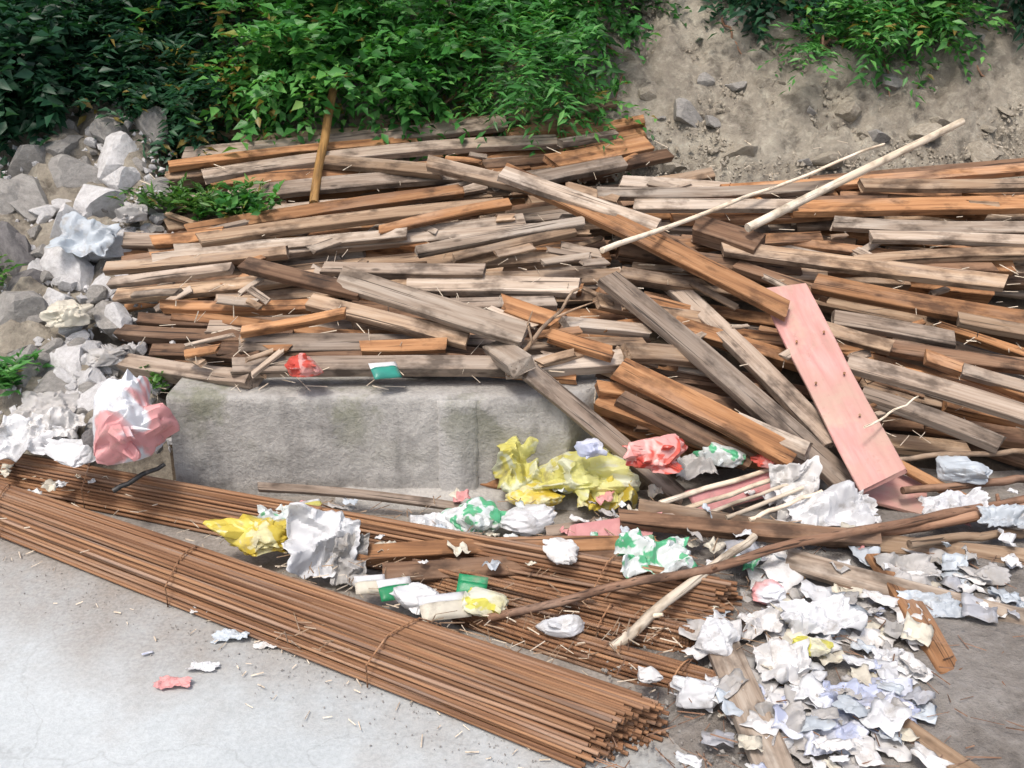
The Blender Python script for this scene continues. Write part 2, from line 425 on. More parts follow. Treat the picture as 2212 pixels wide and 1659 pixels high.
# ------------------------------------------------------------------ planks, poles, rods
def frame_from(a, b, nrm):
    x = (b - a).normalized(); z = (nrm - x * nrm.dot(x)).normalized(); y = z.cross(x)
    M = Matrix((x, y, z)).transposed().to_4x4(); M.translation = (a + b) / 2
    return M
def plank_mesh(name, L, wd, th, seed, splinter=0):
    rr = random.Random(seed); n = max(3, min(9, int(L / .16) + 2)); v = []; f = []
    c = min(.003, th * .15); hw, ht = wd / 2, th / 2
    sec = [(-hw, -ht + c), (-hw, ht - c), (-hw + c, ht), (hw - c, ht), (hw, ht - c), (hw, -ht + c), (hw - c, -ht), (-hw + c, -ht)]
    bow = rr.uniform(-.018, .018) * L; sag = rr.uniform(-.014, .014) * L; tw = rr.uniform(-.22, .22) * min(1, L)
    sk = [rr.uniform(-.35, .35) * wd, rr.uniform(-.35, .35) * wd]
    for i in range(n):
        t = i / (n - 1); x = (t - .5) * L; q = 4 * t * (1 - t)
        ww = 1 + rr.uniform(-.035, .035)
        a = tw * (t - .5); ca, sa = math.cos(a), math.sin(a)
        for k, (y, z) in enumerate(sec):
            dx = 0
            if i in (0, n - 1):
                s_ = sk[0] if i == 0 else sk[1]; dx = s_ * y / wd + rr.uniform(-.006, .006)
                if splinter: dx += rr.uniform(-1, 1) * splinter
            y2, z2 = (y * ca - z * sa) * ww, y * sa + z * ca
            v.append((x + dx, y2 + bow * q + rr.uniform(-.0012, .0012), z2 + sag * q))
    for i in range(n - 1):
        for k in range(8):
            a = i * 8 + k; b = i * 8 + (k + 1) % 8; f.append((a, b, b + 8, a + 8))
    f.append(tuple(reversed(range(8)))); f.append(tuple(range((n - 1) * 8, n * 8)))
    return mesh(name, v, f)
SEED = [100]
def plank3(a, b, wd, th, mat, label, group=None, nrm=None, name='plank', cat='plank', splinter=0):
    SEED[0] += 1; L = (b - a).length
    nrm = nrm or Vector((0, -.62, .78))
    rr = random.Random(SEED[0]); nrm = nrm.normalized() + Vector((rr.uniform(-.12, .12), rr.uniform(-.2, .2), rr.uniform(-.2, .2)))
    me = plank_mesh(name, L, wd, th, SEED[0], splinter)
    o = link(name, me, mat); o.matrix_world = frame_from(a, b, nrm)
    return tag(o, label, cat, group)
def plank(x1, y1, x2, y2, wpx, mat, off, label, group=None, th=.036, off2=None, splinter=0, name='plank', g2=False, nrm=None):
    a = S(x1, y1, off); b = G(x2, y2, off2 if off2 is not None else .02) if g2 else S(x2, y2, off if off2 is None else off2)
    wd = wpx * 1.05 * (depth(a) + depth(b)) / 2 / F
    return plank3(a, b, wd, th, W[mat] if isinstance(mat, str) else mat, label, group, nrm, name, splinter=splinter)
def tube_mesh(name, pts, rad, seg=10, jitter=.0, seed=0):
    rr = random.Random(seed); v = []; f = []; n = len(pts)
    for i, p in enumerate(pts):
        t = (pts[min(n - 1, i + 1)] - pts[max(0, i - 1)]).normalized()
        u = t.cross(Vector((0, 0, 1)));  u = u.normalized() if u.length > .01 else Vector((1, 0, 0)); w_ = t.cross(u)
        for k in range(seg):
            a = 2 * math.pi * k / seg; r = rad[i] * (1 + (rr.uniform(-jitter, jitter)))
            v.append(p + u * math.cos(a) * r + w_ * math.sin(a) * r)
    for i in range(n - 1):
        for k in range(seg):
            a = i * seg + k; b = i * seg + (k + 1) % seg; f.append((a, b, b + seg, a + seg))
    f.append(tuple(reversed(range(seg)))); f.append(tuple(range((n - 1) * seg, n * seg)))
    me = mesh(name, v, f, True); me.set_sharp_from_angle(angle=math.radians(60))
    return me
def pole(pts, r0, r1, mat, label, name='pole', cat='pole', group=None, crook=.01, seed=None, stubs=0, n=12):
    """pts: world points; made in its own frame (x along the pole) so that the grain runs with it"""
    SEED[0] += 1; rr = random.Random(seed or SEED[0]); a, b = pts[0], pts[-1]
    M = frame_from(a, b, Vector((0, -.3, 1))); Mi = M.inverted(); lp = [Mi @ p for p in pts]
    cum = [0]
    for p, q in zip(lp[:-1], lp[1:]): cum.append(cum[-1] + (q - p).length)
    P_ = []; Rr = []
    for i in range(n):
        s = cum[-1] * i / (n - 1); k = 0
        while k < len(cum) - 2 and cum[k + 1] < s: k += 1
        t = (s - cum[k]) / max(1e-6, cum[k + 1] - cum[k]); t = min(1, t)
        if len(lp) > 2:
            p0, p1, p2, p3 = lp[max(0, k - 1)], lp[k], lp[k + 1], lp[min(len(lp) - 1, k + 2)]
            q = .5 * ((2 * p1) + (p2 - p0) * t + (2 * p0 - 5 * p1 + 4 * p2 - p3) * t * t + (3 * p1 - p0 - 3 * p2 + p3) * t ** 3)
        else: q = lp[k].lerp(lp[k + 1], t)
        q = q + Vector((0, nz(Vector((i * .45, SEED[0] * 3.1, 0))) * crook, nz(Vector((i * .45, 0, SEED[0] * 2.3))) * crook))
        P_.append(q); u = i / (n - 1); Rr.append((r0 * (1 - u) + r1 * u) * (1 + .06 * nz(Vector((i * .9, SEED[0], 5)))))
    o = link(name, tube_mesh(name, P_, Rr, 10, .03, SEED[0]), mat); o.matrix_world = M
    tag(o, label, cat, group)
    for s in range(stubs):
        i = rr.randint(2, n - 3); d = Vector((rr.uniform(-.3, .6), rr.uniform(-1, 1), rr.uniform(.2, 1))).normalized()
        st = link('stub', tube_mesh('stub', [P_[i], P_[i] + d * Rr[i] * 1.6, P_[i] + d * Rr[i] * 2.6], [Rr[i] * .55, Rr[i] * .45, Rr[i] * .35], 7), mat, o)
    return o

# --- long traced planks, upper left stack
T = plank
gU = None
T(400, 335, 1095, 266, 34, 'grey', .10, 'long grey plank lying along the crest of the heap behind the ochre post')
T(520, 306, 1300, 236, 24, 'tan', .07, 'tan board forming the topmost rim of the heap under the bright bush')
T(365, 360, 900, 306, 20, 'orange', .07, 'narrow rust brown batten at the crest, its end poking out above the rubble')
T(440, 382, 1205, 306, 32, 'grey', .08, 'second grey plank below the crest, ending in a square cut under the slope')
T(700, 350, 955, 372, 28, 'tan', .11, 'short tan board dipping slightly beside the ochre post')
T(490, 425, 1010, 380, 34, 'grey', .05, 'dusty grey board over the clump of weeds')
T(560, 400, 1260, 338, 26, 'brown', .03, 'dark brown board in shade under the second grey plank')
T(1100, 292, 1290, 262, 30, 'orange', .09, 'short orange brown board at the right end of the crest')
T(1190, 352, 1400, 312, 40, 'orange', .08, 'stubby rust orange board beside the stony slope')
T(1250, 380, 1445, 335, 26, 'brown', .05, 'dark board end pointing at the stony slope')
T(1060, 408, 1345, 352, 30, 'grey', .12, 'grey board lying over the stubby orange one')
T(1150, 270, 1330, 222, 18, 'tan', .10, 'thin tan lath sticking up at the right of the crest')
T(1210, 310, 1330, 290, 16, 'pale', .12, 'small pale offcut on the crest near the slope')
T(1350, 405, 1540, 375, 26, 'tan', .03, 'tan offcut in the hollow below the stony slope')
T(405, 500, 1000, 412, 26, 'orange', .10, 'long bright orange board rising gently above the weeds')
T(430, 520, 1090, 442, 30, 'tan', .12, 'long tan board parallel to the bright orange one')
T(380, 542, 1130, 476, 26, 'pale', .10, 'pale plank just below the long tan board')
T(330, 560, 880, 505, 22, 'pale', .13, 'thin whitish plank with chipped edges in the middle of the heap')
T(560, 550, 1240, 492, 24, 'pale', .08, 'cement splashed plank reaching under the crossing diagonal board')
T(230, 580, 620, 545, 24, 'tan', .12, 'tan plank end pushing out over the pale sacks')
T(250, 640, 720, 590, 30, 'tan', .08, 'broad tan board over the dark hollow at the left')
T(240, 612, 500, 580, 20, 'grey', .11, 'grey lath lying on the broad tan board')
T(330, 522, 480, 505, 26, 'orange', .13, 'short orange stub at the foot of the weeds')
T(820, 500, 1100, 440, 20, 'orange', .14, 'narrow orange batten resting on pale planks in mid heap')
T(900, 545, 1260, 480, 22, 'pale', .13, 'whitish lath tilted beside the dark hollow')
T(980, 560, 1240, 500, 20, 'tan', .10, 'thin tan strip above the dark hollow')
# --- crossing diagonals
T(925, 352, 1290, 432, 32, 'tan', .19, 'tan board running down from the crest across the others')
T(1090, 372, 1700, 672, 42, 'orange', .22, 'long orange brown board crossing the heap diagonally down to the pink board', th=.035)
T(1280, 440, 1560, 600, 40, 'brown', .15, 'brown board lying beside the long diagonal one')
T(1085, 375, 1420, 490, 34, 'pale', .25, 'pale stained plank on top of the crossing diagonal board')
T(735, 600, 1135, 725, 52, 'pale', .17, 'wide whitish plank slanting down in the centre of the heap', th=.035)
T(530, 572, 780, 632, 34, 'brown', .15, 'brown board slanting behind the wide whitish plank')
T(670, 652, 1010, 735, 36, 'tan', .10, 'tan board tucked below the wide whitish plank')
T(700, 582, 1045, 586, 28, 'grey', .12, 'grey plank with a square end over the dark hollow', th=.04)
T(880, 618, 1250, 622, 42, 'pale', .07, 'broad pale plank lying level in the hollow')
T(960, 660, 1200, 655, 26, 'grey', .05, 'grey slat under the broad level plank')
T(350, 662, 700, 660, 26, 'orange', .08, 'brown orange board above the slanting short batten')
T(300, 690, 660, 700, 26, 'brown', .04, 'dark board low at the left end of the heap')
T(520, 718, 745, 676, 18, 'orange', .14, 'short bright batten tilting up toward the wide whitish plank')
T(520, 745, 800, 742, 38, 'grey', .07, 'grey board behind the red scrap on the wall', th=.04)
T(780, 752, 965, 746, 28, 'orange', .09, 'short orange board with a slanting cut above the green packet')
T(505, 795, 1095, 792, 36, 'grey', .06, 'long grey beam lying along the top of the concrete wall', th=.05)
T(330, 760, 560, 775, 30, 'brown', .05, 'brown board behind the corner of the concrete wall')
T(1095, 795, 1350, 778, 40, 'pale', .08, 'thick beige beam continuing past the end of the wall', th=.05)
T(1120, 752, 1390, 745, 26, 'tan', .09, 'tan slat on top of the thick beige beam')
T(1090, 660, 1210, 700, 40, 'orange', .10, 'broken rust orange piece beside the forked twig', splinter=.02)
T(1190, 725, 1320, 765, 30, 'orange', .13, 'splintered orange scrap in front of the thick beige beam', splinter=.02)
T(1220, 700, 1400, 716, 28, 'pale', .12, 'pale short slat with bluish edge right of the forked twig')
T(1290, 650, 1520, 690, 30, 'tan', .06, 'tan slat under the long grey leaning plank')
T(1350, 762, 1540, 778, 42, 'tan', .12, 'light tan plank end left of the long grey leaning plank')
T(1310, 600, 1870, 1085, 54, 'grey', .17, 'long grey plank sloping from the hollow down to the ground by the pink board', g2=True, off2=.05, th=.035)
T(1450, 615, 1800, 960, 42, 'grey', .07, 'darker grey plank lying between the long grey plank and the pink board')
T(1335, 795, 1715, 990, 50, 'orange', .10, 'broad orange brown plank sloping to the litter at the end of the wall', th=.04)
T(1585, 905, 1745, 975, 34, 'pale', .13, 'short pale offcut lying on the broad orange brown plank')
T(1340, 860, 1620, 1000, 36, 'brown', .03, 'dark plank in shade beneath the broad orange brown one')
# leaning on the wall
a = Vector((.03, 3.22, .43)); a = Y(1140, 800, 3.17); b = G(1470, 1075, .02)
plank3(a, b, .072, .025, W['grey'], 'grey plank leaning against the end of the concrete wall', nrm=Vector((-.1, -.6, .8)))
plank3(G(925, 1018, .06), G(1130, 1050, .05), .05, .03, W['orange'], 'short light brown board lying at the foot of the concrete wall')
plank3(Y(560, 1052, 3.06), Y(1010, 1098, 3.0), .032, .02, W['grey'], 'long flat batten laid along the foot of the concrete wall')
plank3(Y(1072, 752, 3.35), Y(1128, 792, 3.12), .09, .05, W['pale'], 'stubby whitish block on the wall beside the forked twig', name='wood_block', cat='block')
# --- right side
T(1290, 418, 1800, 402, 24, 'pale', .10, 'pale plank below the stony slope, left of the white poles')
T(1370, 445, 1720, 445, 26, 'pale', .12, 'whitish plank passing under both white poles')
T(1560, 412, 2260, 362, 24, 'orange', .07, 'rust brown board along the right hand rim of the heap')
T(1750, 392, 2300, 345, 18, 'brown', .05, 'thin dark board behind the right hand rim')
T(1450, 470, 1900, 448, 34, 'orange', .06, 'orange brown board in shadow under the white poles')
T(1700, 452, 2260, 440, 44, 'orange', .09, 'broad rusty board at the right under the rim')
T(1860, 400, 2290, 398, 26, 'tan', .12, 'tan board lying over the broad rusty one')
T(1800, 482, 2280, 492, 28, 'pale', .12, 'pale grey plank running off the picture under the broad rusty board')
T(1880, 512, 2290, 526, 24, 'pale', .13, 'whitish weathered plank with a bluish stain')
T(1560, 535, 2170, 612, 36, 'tan', .15, 'long beige plank sloping gently above the pink board', th=.035)
T(1850, 566, 2290, 548, 26, 'tan', .09, 'tan board rising to the right behind the long beige plank')
T(1500, 492, 1640, 536, 52, 'brown', .16, 'chunky dark brown beam end under the white pole tips', th=.07)
T(1760, 612, 2270, 702, 44, 'orange', .13, 'long orange board passing behind the top of the pink board', th=.035)
T(1590, 575, 1790, 640, 26, 'brown', .08, 'dark slat left of the top of the pink board')
T(1800, 688, 2060, 735, 34, 'grey', .11, 'grey slat right of the pink board')
T(1770, 708, 1925, 752, 30, 'tan', .13, 'tan slat end touching the pink board')
T(1890, 745, 2290, 800, 32, 'brown', .08, 'brown plank in the lower right of the heap')
T(1830, 785, 2270, 915, 42, 'grey', .14, 'long grey plank sloping right from the middle of the pink board', th=.035)
T(1860, 852, 2160, 962, 40, 'grey', .09, 'shorter grey plank below the long sloping one')
T(2000, 772, 2290, 880, 30, 'orange', .10, 'orange board sloping down above the long grey plank')
T(2070, 690, 2290, 730, 30, 'tan', .12, 'tan board end right of the grey slat')
T(2080, 800, 2290, 860, 28, 'grey', .12, 'grey board crossing the orange sloping one')
plank3(S(1935, 1000, .06), G(2120, 1098, .06), .038, .02, W['orange'], 'narrow orange lath lying off the foot of the pink board')
plank3(S(1380, 1100, .09), G(2290, 1215, .05), .062, .035, W['tan'], 'very long tan plank running right over the litter', name='plank')
plank3(G(1700, 1208, .10), G(2290, 1362, .05), .07, .03, W['pale'], 'pale grey plank half buried in papers on the right')
plank3(G(1895, 1200, .09), G(2078, 1510, .03), .075, .022, W['orange'], 'reddish plank lying flat over the papers near the road')
plank3(G(1555, 1380, .08), G(1700, 1720, .05), .085, .03, W['pale'], 'whitened plank pointing toward the viewer among the papers')
plank3(G(1850, 1500, .05), G(2120, 1690, .04), .05, .025, W['tan'], 'dusty brown slat at the lower edge beside the lilac plastic')
plank3(G(780, 1200, .08), G(1420, 1182, .09), .05, .05, W['orange'], 'brown squared timber lying behind the printed packets', name='beam', cat='beam')
plank3(G(830, 1240, .06), G(1440, 1210, .07), .06, .045, W['brown'], 'darker squared timber in front of the brown one', name='beam', cat='beam')
plank3(G(1340, 1120, .12), G(1900, 1165, .10), .05, .04, W['brown'], 'dark timber under the very long tan plank', name='beam', cat='beam')
plank3(G(1180, 1150, .06), G(1480, 1120, .08), .04, .02, W['grey'], 'thin grey slat under the yellow bag')

# pink board and its broken piece
a = S(1692, 622, .20); b = S(1908, 1040, .12)
pb = plank3(a, b, .172, .02, PINK, 'wide faded pink board with scuffed corners lying down the heap', nrm=Vector((-.25, -.65, .72)), name='pink_board', cat='board')
Mi = pb.matrix_world.inverted()
for (u, t) in ((-.19, .055), (-.19, -.05), (.02, .05), (.02, -.055), (.21, .03)):
    link('nail', tube_mesh('nail', [Vector((u, t, .008)), Vector((u + .002, t, .016)), Vector((u + .003, t, .020))], [.0035, .0035, .005], 7), RUST, pb)
plank3(G(1850, 1040, .10), G(1985, 1075, .06), .15, .015, PINK, 'torn pink piece lying below the wide pink board', name='board_fragment', cat='board', splinter=.03)
plank3(G(1500, 1085, .08), G(1750, 1030, .09), .085, .012, P['pink'], 'reddish sheet strip under the pale sticks', name='board_fragment', cat='board', splinter=.02)
plank3(G(1230, 1160, .07), G(1410, 1135, .10), .075, .012, P['pink'], 'pinkish wedge of board under the yellow bag', name='board_fragment', cat='board', splinter=.03)

# --- filler planks of the heap
def rows(n, xr, yr, ang, group, label, mats, offr=(-.10, .06), lr=(250, 650), wr=(20, 36), seed=1):
    rr = random.Random(seed)
    for i in range(n):
        x = rr.uniform(*xr); y = yr[0] + (yr[1] - yr[0]) * (i + rr.random()) / n
        an = rr.uniform(*ang); L = rr.uniform(*lr); dx, dy = L / 2 * math.cos(an), L / 2 * math.sin(an)
        x1, x2 = max(xr[0] - 40, x - dx), min(xr[1] + 60, x + dx)
        if x2 - x1 < 60: continue
        off = rr.uniform(*offr)
        y1, y2 = y - dy, y + dy
        if min(y1, y2) < yr[0] - 10: continue
        T(x1, y1, x2, y2, rr.uniform(*wr), rr.choice(mats), off, label, group, th=rr.choice((.025, .035, .05, .07)), splinter=rr.choice((0, .006, .012)))
rows(80, (400, 1330), (262, 480), (-.16, -.05), 'planks wedged in the upper stack', 'old plank wedged between others in the upper stack of the heap', ['grey', 'tan', 'orange', 'brown', 'orange', 'grey'], (-.17, .05), seed=3)
rows(62, (310, 1280), (480, 645), (-.14, .02), 'planks wedged in the middle of the heap', 'worn plank jammed in the middle layers above the wall', ['pale', 'tan', 'orange', 'orange', 'grey', 'tan', 'brown'], (-.17, .05), seed=4)
rows(48, (300, 1330), (645, 805), (-.06, .14), 'planks just above the wall', 'brown grey plank squeezed in just above the concrete wall', ['brown', 'tan', 'grey', 'brown', 'orange', 'orange'], (-.17, .03), seed=5)
rows(70, (1380, 2290), (395, 620), (-.07, .14), 'planks of the upper right of the heap', 'loose plank among those behind the white poles', ['orange', 'pale', 'tan', 'brown', 'orange', 'grey'], (-.17, .05), seed=6)
rows(70, (1330, 2290), (630, 960), (.08, .34), 'planks of the lower right of the heap', 'sloping plank buried around the pink board', ['brown', 'grey', 'tan', 'orange', 'brown', 'orange'], (-.18, .02), seed=8)
# short broken ends and splinters
def offcuts(n, boxes, seed, label, group):
    rr = random.Random(seed)
    for i in range(n):
        bx = rr.choice(boxes); x = rr.uniform(bx[0], bx[1]); y = rr.uniform(bx[2], bx[3]); an = rr.uniform(-.7, .6); L = rr.uniform(30, 110)
        T(x - L / 2 * math.cos(an), y - L / 2 * math.sin(an), x + L / 2 * math.cos(an), y + L / 2 * math.sin(an), rr.uniform(7, 20),
          rr.choice(['pale', 'tan', 'orange', 'pale', 'grey', 'tan']), rr.uniform(.04, .14), label, group, th=.015, splinter=.012, name='offcut')
offcuts(34, [(300, 1300, 470, 600), (1000, 1450, 330, 560)], 21, 'small broken offcut lying loose on the middle planks', 'loose offcuts on the middle planks')
offcuts(22, [(1080, 1600, 620, 780)], 22, 'splintered offcut near the forked twig', 'splintered offcuts near the forked twig')
offcuts(22, [(1500, 2200, 400, 900)], 23, 'broken offcut lying on the right half of the heap', 'offcuts on the right half')
offcuts(16, [(330, 600, 600, 800)], 24, 'broken wood piece by the rubble at the left', 'broken wood pieces by the rubble')

# --- poles and posts
CR = W['cream']
pole([S(1300, 542, .28), Y(1600, 432, 4.35), Y(1912, 310, 4.75)], .012, .006, CR, 'thinner white peeled pole jutting up over the slope, behind the thicker one', crook=.015)
pole([S(1615, 492, .26), Y(2078, 262, 4.75)], .0195, .017, CR, 'thicker white peeled pole jutting up to the right over the slope', crook=.004)
pole([Y(722, 178, 4.98), Y(700, 300, 4.75), Y(676, 440, 4.4)], .021, .021, W['post'], 'upright ochre brown post leaning in front of the crest planks', 'post', 'post', crook=.006)
pole([Y(893, 185, 5.35), Y(838, 272, 5.25)], .018, .018, W['grey'], 'short grey stake standing under the bush', 'stake', 'stake')
pole([Y(1012, 178, 5.3), Y(916, 262, 5.15)], .008, .008, W['bark'], 'thin reddish stick leaning under the bush', 'stick', 'stick')
pole([G(1318, 1402, .05), G(1470, 1280, .12), G(1628, 1158, .17)], .0165, .012, CR, 'stout cream pole propped on the rusty bundle in front', crook=.012, stubs=1)
pole([G(1055, 1338, .06), G(1320, 1275, .12), G(1560, 1215, .16), G(1900, 1140, .14), G(2290, 1062, .10)], .0115, .016, W['bark'], 'long crooked brown pole bowing over the rusty bundle ends', crook=.02, n=20, stubs=2)
pole([G(1780, 1162, .07), G(2000, 1135, .11), G(2290, 1080, .10)], .016, .018, W['bark'], 'thick brown pole below the pink fragment', crook=.02)
pole([G(1950, 1060, .12), G(2290, 1030, .10)], .013, .015, W['bark'], 'brown pole beside the white bundle on the right', crook=.02)
pole([S(1930, 992, .07), S(2290, 968, .05)], .009, .011, W['tan'], 'thin tan pole leading right from the foot of the pink board', crook=.02)
pole([G(1960, 1178, .10), G(2290, 1135, .08)], .014, .014, W['tan'], 'pale brown pole lying across the papers', crook=.02)
for i, (x1, y1, x2, y2, r, lb) in enumerate([(1425, 1088, 1765, 982, .010, 'topmost of the pale sticks fanned out beside the red bag'),
        (1475, 1102, 1745, 1008, .0095, 'second pale stick of the fan, just under the topmost'),
        (1530, 1108, 1740, 1032, .007, 'thin middle stick of the pale fan'),
        (1568, 1118, 1765, 1042, .008, 'fourth pale stick of the fan above the tan plank'),
        (1618, 1122, 1775, 1060, .008, 'lowest and shortest pale stick of the fan')]):
    pole([G(x1, y1, .10), G(x2, y2, .15)], r, r * .8, CR, lb, 'stick', 'stick', 'pale sticks fanned out on the litter', crook=.006)
pole([Y(1868, 925, 3.05), Y(1985, 858, 3.25)], .0045, .003, CR, 'thin white sliver poking out across the pink board', 'stick', 'stick')
for k, (a_, b_, c_) in enumerate([((1310, 90), (1345, 150), (1330, 215)), ((1560, 40), (1590, 95), (1640, 130)), ((1900, 120), (1925, 170), (1915, 215)), ((2080, 110), (2120, 160), (2180, 185))]):
    pole([S(*a_, .02), S(*b_, .03), S(*c_, .015)], .007, .003, W['bark'], ['thin root beside the bright bush', 'bare root near the brow of the slope', 'root hanging below the green spray', 'long root near the upper right corner'][k], 'root', 'root', crook=.03)
# forked twig
tw = pole([Y(1095, 812, 3.22), Y(1150, 740, 3.25), Y(1190, 690, 3.35), Y(1248, 622, 3.5)], .009, .005, W['tan'], 'forked dry twig standing against the planks over the wall', 'twig', 'twig', crook=.012)
Mi = tw.matrix_world.inverted()
for q in ([(1190, 690, 3.35), (1240, 668, 3.4), (1290, 650, 3.5)], [(1150, 740, 3.25), (1140, 700, 3.25), (1150, 672, 3.3)]):
    link('side_twig', tube_mesh('side_twig', [Mi @ Y(*p) for p in q], [.005, .004, .002], 7), W['tan'], tw)

# --- bundles of rusty rods
def rod_mesh(name, L, r, bow, sag, seed):
    n = 9; pts = []
    for i in range(n):
        t = i / (n - 1); q = 4 * t * (1 - t)
        pts.append(Vector(((t - .5) * L, bow * q + .004 * nz(Vector((i * .7, seed, 0))), sag * q)))
    v = []; f = []; seg = 6
    for p in pts:
        for k in range(seg):
            a = 2 * math.pi * k / seg + .2; v.append((p.x, p.y + r * math.cos(a), p.z + r * math.sin(a)))
    for i in range(n - 1):
        for k in range(seg):
            a = i * seg + k; b = i * seg + (k + 1) % seg; f.append((a, b, b + seg, a + seg))
    f.append(tuple(reversed(range(seg)))); f.append(tuple(range((n - 1) * seg, n * seg)))
    return mesh(name, v, f, True)
def bundle(A0, A1, B0, B1, across, layers, r, z0A, z0B, label, ties, seed, taper=1):
    """A0-A1 edge of the far end, B0-B1 edge of the near end (ground points), rods run from A to B"""
    rr = random.Random(seed); root = empty('steel_rod_bundle', (B0 + B1) / 2)
    tag(root, label, 'rod bundle', 'bundles of rusty steel rods beside the road')
    off = -root.location
    protos = [rod_mesh('rod', 1.0, r, rr.uniform(-.015, .015), rr.uniform(-.004, .004), k) for k in range(8)]
    for m_ in protos: m_.materials.append(RUST)
    top = 0
    for l in range(layers):
        m = across - int(l * taper)
        for i in range(m):
            s = (i + .5 + .5 * (across - m)) / across + rr.uniform(-.3, .3) / across
            s2 = s + rr.uniform(-.5, .5) / across
            a = A0.lerp(A1, min(1.05, max(-.05, s2))); b = B0.lerp(B1, s)
            d = (b - a).normalized()
            z = r + l * r * 1.75 + rr.uniform(-.2, .3) * r
            a = Vector((a.x, a.y, z0A + z)); b = Vector((b.x, b.y, z0B + z + rr.uniform(-.1, .3) * r)) + d * rr.uniform(-.045, .02)
            top = max(top, z)
            o = link('rod', rr.choice(protos), None, root); M = frame_from(a, b, Vector((0, 0, 1)))
            L = (b - a).length; o.matrix_local = Matrix.Translation(off) @ M @ Matrix.Diagonal((L, 1, 1, 1))
    H = top + r
    for t in ties:
        p0 = A0.lerp(B0, t); p1 = A1.lerp(B1, t); zz = z0A + (z0B - z0A) * t
        u = (p1 - p0).normalized(); pts = []
        e = .012
        prof = [(-e, 0), (-e, H * .6), (H * .5, H + .006), (.5, H + .008), (-1, H + .006), (-2, H * .6), (-2, 0)]
        P0, P1 = p0 - u * e, p1 + u * e; mid = (p0 + p1) / 2
        Z = Vector((0, 0, 1))
        ring = [P0 + Z * (zz + .004), P0 + Z * (zz + H * .6), p0 + u * H * .5 + Z * (zz + H + .007), mid + Z * (zz + H + .011), p1 - u * H * .5 + Z * (zz + H + .007), P1 + Z * (zz + H * .6), P1 + Z * (zz + .004)]
        link('tie_wire', tube_mesh('tie_wire', [p + off for p in ring], [.0024] * 7, 6), RUST, root)
    return root
bundle(G(-330, 975), G(-330, 1028), G(1462, 1574), G(1262, 1668), 23, 12, .0056, 0, 0.0, 'long bundle of rusty rods nearest the road, its cut end in front', (.30, .56, .80), 1, 1)
bundle(G(-330, 968), G(-330, 992), G(1612, 1312), G(1530, 1385), 15, 14, .0056, 0, .0, 'second bundle of rusty rods between the road bundle and the wall', (.35, .62, .9), 2, 1)
bundle(G(900, 1248), G(880, 1272), G(1545, 1400), G(1495, 1436), 10, 8, .0056, 0, 0, 'short bundle of rusty rods tucked beneath the second one', (.7,), 3, 1)
bundle(G(1000, 1322), G(975, 1345), G(1640, 1500), G(1585, 1548), 10, 6, .0056, 0, 0, 'low bundle of rusty rods behind the road bundle reaching the papers', (.8,), 4, 1)

# ------------------------------------------------------------------ rocks and rubble
def rock_mesh(seed, sub=3, rough=.35):
    bm = bmesh.new(); bmesh.ops.create_icosphere(bm, subdivisions=sub, radius=1)
    rr = random.Random(seed); cuts = [(Vector((rr.gauss(0, 1), rr.gauss(0, 1), rr.gauss(0, 1))).normalized(), rr.uniform(.42, .8)) for _ in range(13)]
    for v in bm.verts:
        p = v.co.copy(); p *= 1 + rough * fbm(p.x * 1.3 + seed, p.y * 1.3, p.z * 1.3, 4)
        for n_, d in cuts:
            k = p.dot(n_) - d
            if k > 0: p -= n_ * k * .97
        v.co = p
    me = bpy.data.meshes.new('rock'); bm.to_mesh(me); bm.free(); me.shade_smooth(); me.set_sharp_from_angle(angle=math.radians(24))
    return me
RM = {}
def rockat(p, s, mat, label, group=None, seed=1, name='rock', cat='rock'):
    key = (seed % 12, mat)
    if key not in RM:
        RM[key] = rock_mesh(seed % 12 + 1); RM[key].materials.append(RK[mat])
    o = link(name, RM[key]); rr = random.Random(seed)
    o.location = p; o.scale = s; o.rotation_euler = (rr.uniform(-.4, .4), rr.uniform(-.4, .4), rr.uniform(0, 6.3))
    return tag(o, label, cat, group)
